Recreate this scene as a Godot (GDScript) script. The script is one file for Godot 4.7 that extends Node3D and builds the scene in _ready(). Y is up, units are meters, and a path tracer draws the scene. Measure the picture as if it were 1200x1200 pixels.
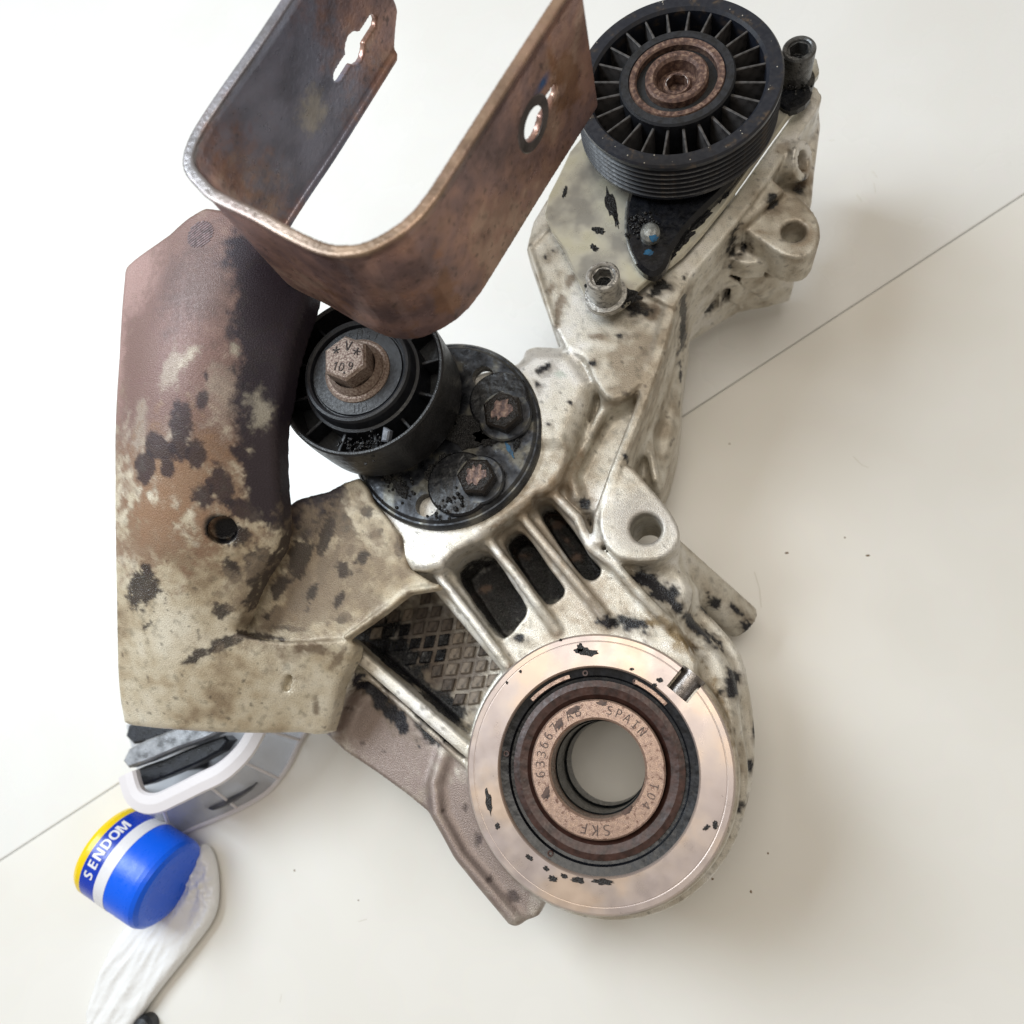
extends Node3D
# A dirty aluminium engine bracket with two pulleys and a shaft bearing, lying on a white table.
# Lengths are millimetres until a mesh is committed (MM turns them into metres).

const MM := 0.001
const FOCAL := 900.0                     # of a 1200-pixel-high picture
const NADIR := Vector2(800, 840)         # where the picture shows the point straight below the lens
const EYE := 375.0                       # lens above the table

var frame := Basis()                     # columns: the camera's axes in the world
var M := {}
var noise_a := FastNoiseLite.new()
var noise_b := FastNoiseLite.new()
var bracket: Node3D
var base := Vector3.ZERO                 # the bracket's own origin in mm


# ---------------------------------------------------------------- places
func at(px: float, py: float, h: float) -> Vector3:
	var d := frame * Vector3((px - 600.0) / FOCAL, (600.0 - py) / FOCAL, -1.0)
	var t := (h - EYE) / d.y
	return Vector3(d.x * t, h, d.z * t)


func mm(px: float, py: float, h: float, n: float) -> float:
	var d := frame * Vector3((px - 600.0) / FOCAL, (600.0 - py) / FOCAL, -1.0)
	return n * ((h - EYE) / d.y) / FOCAL


func outline(p: Array, h: float) -> PackedVector2Array:
	var out := PackedVector2Array()
	for q in p:
		var w := at(q[0], q[1], q[2] if q.size() > 2 else h)
		out.append(Vector2(w.x, w.z))
	return out


func smooth(p: PackedVector2Array, n := 3, closed := true) -> PackedVector2Array:
	var out := PackedVector2Array()
	var c := p.size()
	for i in (c if closed else c - 1):
		var a := p[(i - 1 + c) % c] if closed else p[maxi(i - 1, 0)]
		var b := p[i]
		var d := p[(i + 1) % c]
		var e := p[(i + 2) % c] if closed else p[mini(i + 2, c - 1)]
		for k in n:
			out.append(b.cubic_interpolate(d, a, e, float(k) / n))
	if not closed:
		out.append(p[c - 1])
	return out


# ---------------------------------------------------------------- nodes
var taken := {}

func numbered(called: String, parent: Node) -> String:
	var key := str(parent.get_instance_id()) + called
	taken[key] = taken.get(key, 0) + 1
	return called if taken[key] == 1 else "%s_%03d" % [called, taken[key] - 1]


func put(called: String, mesh: Mesh, m: Material, parent: Node, where := Transform3D()) -> MeshInstance3D:
	var o := MeshInstance3D.new()
	o.name = numbered(called, parent)
	o.mesh = mesh
	if m:
		o.material_override = m
	o.transform = where
	parent.add_child(o, true)
	return o


func thing(called: String, label: String, category: String, where: Vector3) -> Node3D:
	var o := Node3D.new()
	o.name = numbered(called, self)
	o.position = where * MM
	o.set_meta("label", label)
	o.set_meta("category", category)
	add_child(o, true)
	return o


# ---------------------------------------------------------------- plain shapes
func begin() -> SurfaceTool:
	var st := SurfaceTool.new()
	st.begin(Mesh.PRIMITIVE_TRIANGLES)
	return st


func tri(st: SurfaceTool, a: Vector3, b: Vector3, c: Vector3, na: Vector3, nb: Vector3, nc: Vector3) -> void:
	# front faces run clockwise seen from the side that the normals point to
	if (b - a).cross(c - a).dot(na + nb + nc) > 0.0:
		var t := b
		b = c
		c = t
		t = nb
		nb = nc
		nc = t
	st.set_normal(na)
	st.add_vertex(a * MM)
	st.set_normal(nb)
	st.add_vertex(b * MM)
	st.set_normal(nc)
	st.add_vertex(c * MM)


# A profile of (radius, height) turned round y; each stretch of the profile is flat, the turn is smooth.
func lathe(st: SurfaceTool, prof: Array, seg := 72, xf := Transform3D(), closed := false, a0 := 0.0, a1 := TAU) -> void:
	var n := prof.size()
	for i in (n if closed else n - 1):
		var p: Vector2 = prof[i]
		var q: Vector2 = prof[(i + 1) % n]
		var d := q - p
		if d.length() < 1e-6:
			continue
		var out := Vector2(d.y, -d.x).normalized()
		for s in seg:
			var t0 := a0 + (a1 - a0) * s / seg
			var t1 := a0 + (a1 - a0) * (s + 1) / seg
			var e0 := Vector3(cos(t0), 0, sin(t0))
			var e1 := Vector3(cos(t1), 0, sin(t1))
			var n0 := (xf.basis * (e0 * out.x + Vector3.UP * out.y)).normalized()
			var n1 := (xf.basis * (e1 * out.x + Vector3.UP * out.y)).normalized()
			var v0 := xf * (e0 * p.x + Vector3.UP * p.y)
			var v1 := xf * (e1 * p.x + Vector3.UP * p.y)
			var v2 := xf * (e1 * q.x + Vector3.UP * q.y)
			var v3 := xf * (e0 * q.x + Vector3.UP * q.y)
			if q.x > 1e-5:
				tri(st, v0, v2, v3, n0, n1, n0)
			if p.x > 1e-5:
				tri(st, v0, v1, v2, n0, n1, n1)


# A prism on a convex or concave outline in x-z with a bevel round its upper rim.
func prism(st: SurfaceTool, poly: PackedVector2Array, y0: float, y1: float, bevel := 0.6, xf := Transform3D()) -> void:
	var inner := poly
	if bevel > 0.0:
		inner = PackedVector2Array()
		var c := poly.size()
		var turn := -1.0 if Geometry2D.is_polygon_clockwise(poly) else 1.0
		for i in c:
			var e0 := (poly[i] - poly[(i - 1 + c) % c]).normalized()
			var e1 := (poly[(i + 1) % c] - poly[i]).normalized()
			var n0 := Vector2(-e0.y, e0.x) * turn
			var n1 := Vector2(-e1.y, e1.x) * turn
			var nn := (n0 + n1).normalized()
			inner.append(poly[i] + nn * bevel / maxf(nn.dot(n0), 0.35))
	var middle := Vector2.ZERO
	var n := poly.size()
	for q in poly:
		middle += q / n
	var cw := -1.0 if Geometry2D.is_polygon_clockwise(poly) else 1.0
	for i in n:
		var a := poly[i]
		var b := poly[(i + 1) % n]
		var ia := inner[i]
		var ib := inner[(i + 1) % n]
		var e := (b - a).normalized()
		var o2 := Vector2(e.y, -e.x) * cw
		var o := (xf.basis * Vector3(o2.x, 0, o2.y)).normalized()
		var up := (xf.basis * Vector3.UP).normalized()
		var s := (o + up).normalized()
		var yb := y1 - bevel
		tri(st, xf * Vector3(a.x, y0, a.y), xf * Vector3(b.x, y0, b.y), xf * Vector3(b.x, yb, b.y), o, o, o)
		tri(st, xf * Vector3(a.x, y0, a.y), xf * Vector3(b.x, yb, b.y), xf * Vector3(a.x, yb, a.y), o, o, o)
		if bevel > 0.0:
			tri(st, xf * Vector3(a.x, yb, a.y), xf * Vector3(b.x, yb, b.y), xf * Vector3(ib.x, y1, ib.y), s, s, s)
			tri(st, xf * Vector3(a.x, yb, a.y), xf * Vector3(ib.x, y1, ib.y), xf * Vector3(ia.x, y1, ia.y), s, s, s)
	var up1 := (xf.basis * Vector3.UP).normalized()
	var top := Geometry2D.triangulate_polygon(inner)
	for i in range(0, top.size(), 3):
		var q := [inner[top[i]], inner[top[i + 1]], inner[top[i + 2]]]
		tri(st, xf * Vector3(q[0].x, y1, q[0].y), xf * Vector3(q[1].x, y1, q[1].y), xf * Vector3(q[2].x, y1, q[2].y), up1, up1, up1)
	var bot := Geometry2D.triangulate_polygon(poly)
	for i in range(0, bot.size(), 3):
		var q := [poly[bot[i]], poly[bot[i + 1]], poly[bot[i + 2]]]
		tri(st, xf * Vector3(q[0].x, y0, q[0].y), xf * Vector3(q[1].x, y0, q[1].y), xf * Vector3(q[2].x, y0, q[2].y), -up1, -up1, -up1)


func circle(r: float, n := 6, turn := 0.0, c := Vector2.ZERO) -> PackedVector2Array:
	var out := PackedVector2Array()
	for i in n:
		out.append(c + Vector2.from_angle(turn + TAU * i / n) * r)
	return out


func local(p: PackedVector2Array, o: Vector3) -> PackedVector2Array:
	var out := PackedVector2Array()
	for q in p:
		out.append(q - Vector2(o.x, o.z))
	return out


# ---------------------------------------------------------------- solids from distance fields
# Every solid is a column solid: its distance in x-z, its top and its bottom are kept per grid column.
class Solid:
	var d2 := PackedFloat32Array()
	var top := PackedFloat32Array()
	var bot := PackedFloat32Array()
	var i0 := 0
	var k0 := 0
	var ni := 0
	var nk := 0
	var r := 1.0
	var k := 2.0
	var cut := false
	var ymin := 0.0
	var ymax := 0.0
	var flare := 0.0          # how much wider the solid gets over the last mm below its top
	var flare_h := 1.0
	var axis := false         # a cylinder along any axis instead
	var a := Vector3.ZERO
	var b := Vector3.ZERO
	var rad := 0.0


class Field:
	var o := Vector3.ZERO
	var c := 1.0
	var nx := 0
	var ny := 0
	var nz := 0
	var solids: Array[Solid] = []

	func setup(lo: Vector3, hi: Vector3, cell: float) -> void:
		o = lo
		c = cell
		nx = int(ceil((hi.x - lo.x) / c / 4.0)) * 4
		ny = int(ceil((hi.y - lo.y) / c / 4.0)) * 4
		nz = int(ceil((hi.z - lo.z) / c / 4.0)) * 4

	func columns(s: Solid, lo: Vector2, hi: Vector2, pad: float) -> void:
		s.i0 = clampi(int(floor((lo.x - pad - o.x) / c)), 0, nx)
		s.k0 = clampi(int(floor((lo.y - pad - o.z) / c)), 0, nz)
		s.ni = clampi(int(ceil((hi.x + pad - o.x) / c)), 0, nx) - s.i0 + 1
		s.nk = clampi(int(ceil((hi.y + pad - o.z) / c)), 0, nz) - s.k0 + 1
		s.d2.resize(s.ni * s.nk)
		s.top.resize(s.ni * s.nk)
		s.bot.resize(s.ni * s.nk)

	func bounds(p: PackedVector2Array) -> Rect2:
		var b := Rect2(p[0], Vector2.ZERO)
		for q in p:
			b = b.expand(q)
		return b

	func finish(s: Solid, h) -> void:
		s.ymin = 1e9
		s.ymax = -1e9
		for k in s.nk:
			for i in s.ni:
				var n := k * s.ni + i
				var y: float = h.call(Vector2(o.x + (s.i0 + i) * c, o.z + (s.k0 + k) * c))
				s.top[n] = y
				s.ymax = maxf(s.ymax, y)
		for n in s.bot.size():
			s.ymin = minf(s.ymin, s.bot[n])
		solids.append(s)

	func area(p: PackedVector2Array, y0: float, y1, r := 1.2, k := 2.0, cut := false, thick := -1.0) -> Solid:
		var s := Solid.new()
		s.r = r
		s.k = k
		s.cut = cut
		var b := bounds(p)
		columns(s, b.position, b.end, 7.0 + k)
		var n := p.size()
		for kk in s.nk:
			var z := o.z + (s.k0 + kk) * c
			for ii in s.ni:
				var q := Vector2(o.x + (s.i0 + ii) * c, z)
				var best := 1e12
				var inside := false
				var u := p[n - 1]
				for v in p:
					var e := v - u
					var w := q - u
					var dd := (w - e * clampf(w.dot(e) / e.length_squared(), 0.0, 1.0)).length_squared()
					if dd < best:
						best = dd
					if (u.y > z) != (v.y > z) and q.x < u.x + (z - u.y) / (v.y - u.y) * e.x:
						inside = not inside
					u = v
				s.d2[kk * s.ni + ii] = -sqrt(best) if inside else sqrt(best)
		fill(s, y0, y1, thick)
		return s

	func fill(s: Solid, y0: float, y1, thick: float) -> void:
		if y1 is Callable:
			s.bot.fill(y0)
			finish(s, y1)
			if thick > 0.0:
				s.ymin = 1e9
				for n in s.bot.size():
					s.bot[n] = s.top[n] - thick
					s.ymin = minf(s.ymin, s.bot[n])
		else:
			s.top.fill(y1)
			s.bot.fill(y0)
			s.ymin = y0
			s.ymax = y1
			solids.append(s)

	# a band of half width w along an open line; the line's points carry their own top heights
	func band(p: Array, w: float, depth: float, r := 1.0, k := 2.0, cut := false) -> Solid:
		var s := Solid.new()
		s.r = r
		s.k = k
		s.cut = cut
		var flat := PackedVector2Array()
		for q in p:
			flat.append(Vector2(q.x, q.z))
		var b := bounds(flat)
		columns(s, b.position, b.end, 7.0 + k + w)
		s.ymin = 1e9
		s.ymax = -1e9
		for kk in s.nk:
			for ii in s.ni:
				var q := Vector2(o.x + (s.i0 + ii) * c, o.z + (s.k0 + kk) * c)
				var best := 1e12
				var y := 0.0
				for j in p.size() - 1:
					var e := flat[j + 1] - flat[j]
					var f := q - flat[j]
					var t := clampf(f.dot(e) / e.length_squared(), 0.0, 1.0)
					var dd := (f - e * t).length_squared()
					if dd < best:
						best = dd
						y = lerpf(p[j].y, p[j + 1].y, t)
				var n := kk * s.ni + ii
				s.d2[n] = sqrt(best) - w
				s.top[n] = y
				s.bot[n] = y - depth
				s.ymin = minf(s.ymin, y - depth)
				s.ymax = maxf(s.ymax, y)
		solids.append(s)
		return s

	func disc(m: Vector3, rad: float, y0: float, r := 1.0, k := 2.0, cut := false) -> Solid:
		var s := Solid.new()
		s.r = r
		s.k = k
		s.cut = cut
		columns(s, Vector2(m.x - rad, m.z - rad), Vector2(m.x + rad, m.z + rad), 7.0 + k)
		for kk in s.nk:
			for ii in s.ni:
				s.d2[kk * s.ni + ii] = Vector2(o.x + (s.i0 + ii) * c - m.x, o.z + (s.k0 + kk) * c - m.z).length() - rad
		fill(s, y0, m.y, -1.0)
		return s

	func rod(a: Vector3, b: Vector3, rad: float, r := 1.0, k := 2.0, cut := false) -> Solid:
		var s := Solid.new()
		s.axis = true
		s.a = a
		s.b = b
		s.rad = rad
		s.r = r
		s.k = k
		s.cut = cut
		var lo := a.min(b) - Vector3.ONE * rad
		var hi := a.max(b) + Vector3.ONE * rad
		columns(s, Vector2(lo.x, lo.z), Vector2(hi.x, hi.z), 7.0 + k)
		s.ymin = lo.y
		s.ymax = hi.y
		solids.append(s)
		return s

	func value(x: int, y: int, z: int, list: Array) -> float:
		var d := 1e6
		var wy := o.y + y * c
		for s: Solid in list:
			var i := x - s.i0
			var j := z - s.k0
			if i < 0 or j < 0 or i >= s.ni or j >= s.nk:
				continue
			var e := 0.0
			var u := 0.0
			var v := 0.0
			if s.axis:
				var ab := s.b - s.a
				var len := ab.length()
				var p := Vector3(o.x + x * c, wy, o.z + z * c) - s.a
				var t := p.dot(ab) / len
				u = (p - ab * (t / len)).length() - s.rad
				v = absf(t - len * 0.5) - len * 0.5
			else:
				var n := j * s.ni + i
				u = s.d2[n]
				var half := (s.top[n] - s.bot[n]) * 0.5
				v = absf(wy - s.bot[n] - half) - half
				if s.flare > 0.0:
					u -= s.flare * clampf(1.0 - (s.top[n] - wy) / s.flare_h, 0.0, 1.0)
			u += s.r
			v += s.r
			if u > 0.0 and v > 0.0:
				e = sqrt(u * u + v * v) - s.r
			else:
				e = maxf(u, v) - s.r
			if s.cut:
				e = -e
				var h := maxf(s.k - absf(d - e), 0.0)
				d = maxf(d, e) + h * h / (4.0 * s.k)
			else:
				var h := maxf(s.k - absf(d - e), 0.0)
				d = minf(d, e) - h * h / (4.0 * s.k)
		return d

	# surface nets; shade(position, normal) gives the vertex colour, its alpha tells oil (0) from dry metal (1)
	# the field's values in the blocks z0..z1 that the surface may cross: [values plane by plane, the blocks]
	func slab(z0: int, z1: int, slack: float) -> Array:
		var sx := nx + 1
		var sxy := sx * (ny + 1)
		var g := PackedFloat32Array()
		g.resize(sxy * ((z1 - z0) * 4 + 1))
		g.fill(99.0)
		var live := PackedInt32Array()
		var reach := c * 2.0 * sqrt(3.0) * slack + 0.6
		for z in range(z0, z1):
			for x in nx / 4:
				var column: Array[Solid] = []
				for s in solids:
					if s.i0 <= x * 4 + 4 and s.i0 + s.ni > x * 4 and s.k0 <= z * 4 + 4 and s.k0 + s.nk > z * 4:
						column.append(s)
				if column.is_empty():
					continue
				for y in ny / 4:
					var list: Array[Solid] = []
					var any := false
					var y0 := o.y + y * 4 * c
					for s in column:
						if s.ymin - s.k - 3.0 < y0 + 4 * c and s.ymax + s.k + 3.0 > y0:
							list.append(s)
							any = any or not s.cut
					if not any or absf(value(x * 4 + 2, y * 4 + 2, z * 4 + 2, list)) > reach:
						continue
					live.append_array([x, y, z])
					for kz in 5:
						for ky in 5:
							var at0 := ((z - z0) * 4 + kz) * sxy + (y * 4 + ky) * sx + x * 4
							for kx in 5:
								if g[at0 + kx] == 99.0:
									g[at0 + kx] = value(x * 4 + kx, y * 4 + ky, z * 4 + kz, list)
		return [g, live]

	func compute(origin: Vector3, shade: Callable, slack := 1.25, shares := 1) -> Array:
		var sx := nx + 1
		var sxy := sx * (ny + 1)
		var bz := nz / 4
		var jobs := []
		for i in shares:
			var t := Thread.new()
			t.start(slab.bind(bz * i / shares, bz * (i + 1) / shares, slack))
			jobs.append(t)
		var g := PackedFloat32Array()
		var live := PackedInt32Array()
		for t in jobs:
			var r: Array = t.wait_to_finish()
			var more: PackedFloat32Array = r[0]
			live.append_array(r[1])
			if not g.is_empty():
				# neighbours share a plane
				var first := g.size() - sxy
				for n in sxy:
					more[n] = minf(more[n], g[first + n])
				g.resize(first)
			g.append_array(more)
		var where := PackedInt32Array()
		where.resize(g.size())
		where.fill(-1)
		var pos := PackedVector3Array()
		var nor := PackedVector3Array()
		var col := PackedColorArray()
		var cells := PackedInt32Array()
		var step := [0, 1, sx, sx + 1, sxy, sxy + 1, sxy + sx, sxy + sx + 1]
		for l in range(0, live.size(), 3):
			for kz in 4:
				for ky in 4:
					for kx in 4:
						var x := live[l] * 4 + kx
						var y := live[l + 1] * 4 + ky
						var z := live[l + 2] * 4 + kz
						var n := z * sxy + y * sx + x
						var a := g[n]
						var b := g[n + 1]
						var cc := g[n + sx]
						var d := g[n + sx + 1]
						var e := g[n + sxy]
						var f := g[n + sxy + 1]
						var h := g[n + sxy + sx]
						var i := g[n + sxy + sx + 1]
						var low := minf(minf(minf(a, b), minf(cc, d)), minf(minf(e, f), minf(h, i)))
						var high := maxf(maxf(maxf(a, b), maxf(cc, d)), maxf(maxf(e, f), maxf(h, i)))
						if low >= 0.0 or high < 0.0 or high > 90.0:
							continue
						var p := Vector3.ZERO
						var m := 0
						if (a < 0.0) != (b < 0.0): p += Vector3(a / (a - b), 0, 0); m += 1
						if (cc < 0.0) != (d < 0.0): p += Vector3(cc / (cc - d), 1, 0); m += 1
						if (e < 0.0) != (f < 0.0): p += Vector3(e / (e - f), 0, 1); m += 1
						if (h < 0.0) != (i < 0.0): p += Vector3(h / (h - i), 1, 1); m += 1
						if (a < 0.0) != (cc < 0.0): p += Vector3(0, a / (a - cc), 0); m += 1
						if (b < 0.0) != (d < 0.0): p += Vector3(1, b / (b - d), 0); m += 1
						if (e < 0.0) != (h < 0.0): p += Vector3(0, e / (e - h), 1); m += 1
						if (f < 0.0) != (i < 0.0): p += Vector3(1, f / (f - i), 1); m += 1
						if (a < 0.0) != (e < 0.0): p += Vector3(0, 0, a / (a - e)); m += 1
						if (b < 0.0) != (f < 0.0): p += Vector3(1, 0, b / (b - f)); m += 1
						if (cc < 0.0) != (h < 0.0): p += Vector3(0, 1, cc / (cc - h)); m += 1
						if (d < 0.0) != (i < 0.0): p += Vector3(1, 1, d / (d - i)); m += 1
						p /= m
						var w := o + (Vector3(x, y, z) + p) * c
						var normal := Vector3(b + d + f + i - a - cc - e - h, cc + d + h + i - a - b - e - f, e + f + h + i - a - b - cc - d).normalized()
						where[n] = pos.size()
						cells.append(n)
						pos.append((w - origin) * 0.001)
						nor.append(normal)
						col.append(shade.call(w, normal))
		var idx := PackedInt32Array()
		var sides := [[1, sx, sxy], [sx, sxy, 1], [sxy, 1, sx]]
		for n in cells:
			var here := g[n]
			for s in 3:
				var along: int = sides[s][0]
				var u: int = sides[s][1]
				var v: int = sides[s][2]
				if (here < 0.0) == (g[n + along] < 0.0) or n < u + v:
					continue
				var q0 := where[n]
				var q1 := where[n - u]
				var q2 := where[n - u - v]
				var q3 := where[n - v]
				if q1 < 0 or q2 < 0 or q3 < 0:
					continue
				if here < 0.0:
					idx.append_array([q0, q1, q2, q0, q2, q3])
				else:
					idx.append_array([q0, q2, q1, q0, q3, q2])
		# clockwise fronts
		for t in range(0, idx.size(), 3):
			var e1 := pos[idx[t + 1]] - pos[idx[t]]
			var e2 := pos[idx[t + 2]] - pos[idx[t]]
			if e1.cross(e2).dot(nor[idx[t]] + nor[idx[t + 1]] + nor[idx[t + 2]]) > 0.0:
				var keep := idx[t + 1]
				idx[t + 1] = idx[t + 2]
				idx[t + 2] = keep
		var kinds := [PackedInt32Array(), PackedInt32Array()]
		for t in range(0, idx.size(), 3):
			var wet := col[idx[t]].a + col[idx[t + 1]].a + col[idx[t + 2]].a < 1.5
			kinds[1 if wet else 0].append_array([idx[t], idx[t + 1], idx[t + 2]])
		var out := []
		for kind in 2:
			var part: PackedInt32Array = kinds[kind]
			if part.is_empty():
				continue
			var renamed := PackedInt32Array()
			renamed.resize(pos.size())
			renamed.fill(-1)
			var pp := PackedVector3Array()
			var pn := PackedVector3Array()
			var pc := PackedColorArray()
			for t in part.size():
				var v := part[t]
				if renamed[v] < 0:
					renamed[v] = pp.size()
					pp.append(pos[v])
					pn.append(nor[v])
					pc.append(Color(col[v], 1.0))
				part[t] = renamed[v]
			var arrays := []
			arrays.resize(Mesh.ARRAY_MAX)
			arrays[Mesh.ARRAY_VERTEX] = pp
			arrays[Mesh.ARRAY_NORMAL] = pn
			arrays[Mesh.ARRAY_COLOR] = pc
			arrays[Mesh.ARRAY_INDEX] = part
			out.append([kind, arrays])
		return out


func built_mesh(parts: Array, clean: Material, oily: Material) -> ArrayMesh:
	var out := ArrayMesh.new()
	for e in parts:
		out.add_surface_from_arrays(Mesh.PRIMITIVE_TRIANGLES, e[1])
		out.surface_set_material(out.get_surface_count() - 1, oily if e[0] == 1 else clean)
	return out


# A smooth height over x-z through scattered points (a thin plate).
class Sheet:
	var p := PackedVector2Array()
	var w := PackedFloat64Array()

	func _init(points: Array) -> void:
		var n := points.size()
		var a := []
		for q in points:
			p.append(Vector2(q.x, q.z))
		for i in n + 3:
			var row := PackedFloat64Array()
			row.resize(n + 4)
			a.append(row)
		for i in n:
			for j in n:
				a[i][j] = kernel(p[i].distance_squared_to(p[j])) + (12.0 if i == j else 0.0)
			a[i][n] = 1.0
			a[i][n + 1] = p[i].x
			a[i][n + 2] = p[i].y
			a[i][n + 3] = points[i].y
			a[n][i] = 1.0
			a[n + 1][i] = p[i].x
			a[n + 2][i] = p[i].y
		var m := n + 3
		for i in m:
			var best := i
			for r in range(i + 1, m):
				if absf(a[r][i]) > absf(a[best][i]):
					best = r
			var t = a[i]
			a[i] = a[best]
			a[best] = t
			for r in range(i + 1, m):
				var f: float = a[r][i] / a[i][i]
				if f != 0.0:
					for j in range(i, m + 1):
						a[r][j] -= f * a[i][j]
		w.resize(m)
		for i in range(m - 1, -1, -1):
			var s: float = a[i][m]
			for j in range(i + 1, m):
				s -= a[i][j] * w[j]
			w[i] = s / a[i][i]

	func kernel(r2: float) -> float:
		return 0.0 if r2 < 1e-9 else 0.5 * r2 * log(r2) * 0.01

	func height(q: Vector2) -> float:
		var n := p.size()
		var y := w[n] + w[n + 1] * q.x + w[n + 2] * q.y
		for i in n:
			y += w[i] * kernel(q.distance_squared_to(p[i]))
		return y


# ---------------------------------------------------------------- materials
func lin(c: Color) -> Color:
	return c.srgb_to_linear()


func noise_tex(seed_: int, freq: float, oct: int, size := 512, ramp: Gradient = null, bump := 0.0, cellular := false) -> NoiseTexture2D:
	var n := FastNoiseLite.new()
	n.seed = seed_
	n.frequency = freq
	n.noise_type = FastNoiseLite.TYPE_CELLULAR if cellular else FastNoiseLite.TYPE_SIMPLEX_SMOOTH
	n.fractal_octaves = oct
	var t := NoiseTexture2D.new()
	t.width = size
	t.height = size
	t.seamless = true
	t.noise = n
	if ramp:
		t.color_ramp = ramp
	if bump > 0.0:
		t.as_normal_map = true
		t.bump_strength = bump
	return t


func ramp(stops: Array) -> Gradient:
	var g := Gradient.new()
	var o := PackedFloat32Array()
	var c := PackedColorArray()
	for s in stops:
		o.append(s[0])
		c.append(s[1])
	g.offsets = o
	g.colors = c
	return g


func grey(v: float) -> Color:
	return Color(v, v, v)


func plain(called: String, c: Color, rough: float, metal := 0.0, tile := 25.0, albedo: Texture2D = null, rough_tex: Texture2D = null, bump: Texture2D = null, amount := 0.5) -> StandardMaterial3D:
	var m := StandardMaterial3D.new()
	m.resource_name = called
	m.albedo_color = c
	m.roughness = rough
	m.metallic = metal
	m.uv1_triplanar = true
	m.uv1_scale = Vector3.ONE * tile
	m.albedo_texture = albedo
	m.roughness_texture = rough_tex
	if bump:
		m.normal_enabled = true
		m.normal_texture = bump
		m.normal_scale = amount
	M[called] = m
	return m


# The colours of a casting: tones that change slowly, with stains and painted shade that have places and shapes of their own.
# stains: [place, radius along, radius across, turn, colour, gloss, raggedness, reach in height]
class DirtAndShade:
	var tones := []
	var tint := []
	var cells := {}
	var slow := FastNoiseLite.new()
	var quick := FastNoiseLite.new()
	var rag := FastNoiseLite.new()
	var fleck := FastNoiseLite.new()

	func _init(colours: Array, stains: Array, seed_: int) -> void:
		for c: Color in colours:
			tones.append(c.srgb_to_linear())
		slow.seed = seed_
		slow.frequency = 0.018
		slow.fractal_octaves = 4
		quick.seed = seed_ + 1
		quick.frequency = 0.11
		quick.fractal_octaves = 3
		rag.seed = seed_ + 2
		rag.frequency = 0.10
		rag.fractal_octaves = 5
		rag.fractal_gain = 0.72
		fleck.seed = seed_ + 4
		fleck.frequency = 0.22
		fleck.fractal_octaves = 2
		for s in stains:
			s[4] = Color(s[4]).srgb_to_linear()
			var r: float = maxf(s[1], s[2]) * (1.0 + 0.6 * s[6])
			for i in range(int(floor((s[0].x - r) / 8.0)), int(floor((s[0].x + r) / 8.0)) + 1):
				for k in range(int(floor((s[0].z - r) / 8.0)), int(floor((s[0].z + r) / 8.0)) + 1):
					var key := Vector2i(i, k)
					if not cells.has(key):
						cells[key] = []
					cells[key].append(s)

	func colour(w: Vector3, _n: Vector3) -> Color:
		var t := clampf(0.5 + slow.get_noise_3dv(w) * 0.9 + quick.get_noise_3dv(w) * 0.45, 0.0, 0.999) * (tones.size() - 1)
		var c: Color = tones[int(t)].lerp(tones[int(t) + 1], t - int(t))
		var bit := fleck.get_noise_3dv(w)
		c = c.lerp(Color(0.05, 0.042, 0.035), 0.6 * smoothstep(0.52, 0.66, bit))
		c *= 1.0 - 0.3 * smoothstep(0.12, 0.5, -bit - 0.1)
		var oil := 0.0
		var list = cells.get(Vector2i(int(floor(w.x / 8.0)), int(floor(w.z / 8.0))))
		if list:
			var rough := rag.get_noise_3dv(w)
			for s in list:
				var dy: float = absf(w.y - s[0].y) / s[7]
				if dy > 1.3:
					continue
				var d: Vector2 = Vector2(w.x - s[0].x, w.z - s[0].z).rotated(-s[3])
				var e: float = sqrt(d.x * d.x / (s[1] * s[1]) + d.y * d.y / (s[2] * s[2]) + (dy * dy * dy * dy * 0.8))
				var f: float = smoothstep(0.0, 0.7 if s[5] > 0.55 else 0.3, 1.0 - e + rough * s[6] * (1.25 if s[5] > 0.45 else 1.6)) * s[4].a
				if f > 0.0:
					c = c.lerp(Color(s[4], 1.0), f)
					oil = lerpf(oil, 1.0 if s[5] < 0.4 else 0.0, f)
		c.a = 1.0 - oil
		return c


# [px, py, h, radius along in px, across in px, turn, colour, gloss, raggedness] -> a stain of Dirt
func stain_or_shade(px: float, py: float, h: float, ra: float, rb: float, turn := 0.0, c := Color(0.05, 0.05, 0.055), gloss := 0.3, ragged := 0.9, high := 9.0) -> Array:
	return [at(px, py, h), mm(px, py, h, ra), mm(px, py, h, rb), turn, c, gloss, ragged, high]


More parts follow.
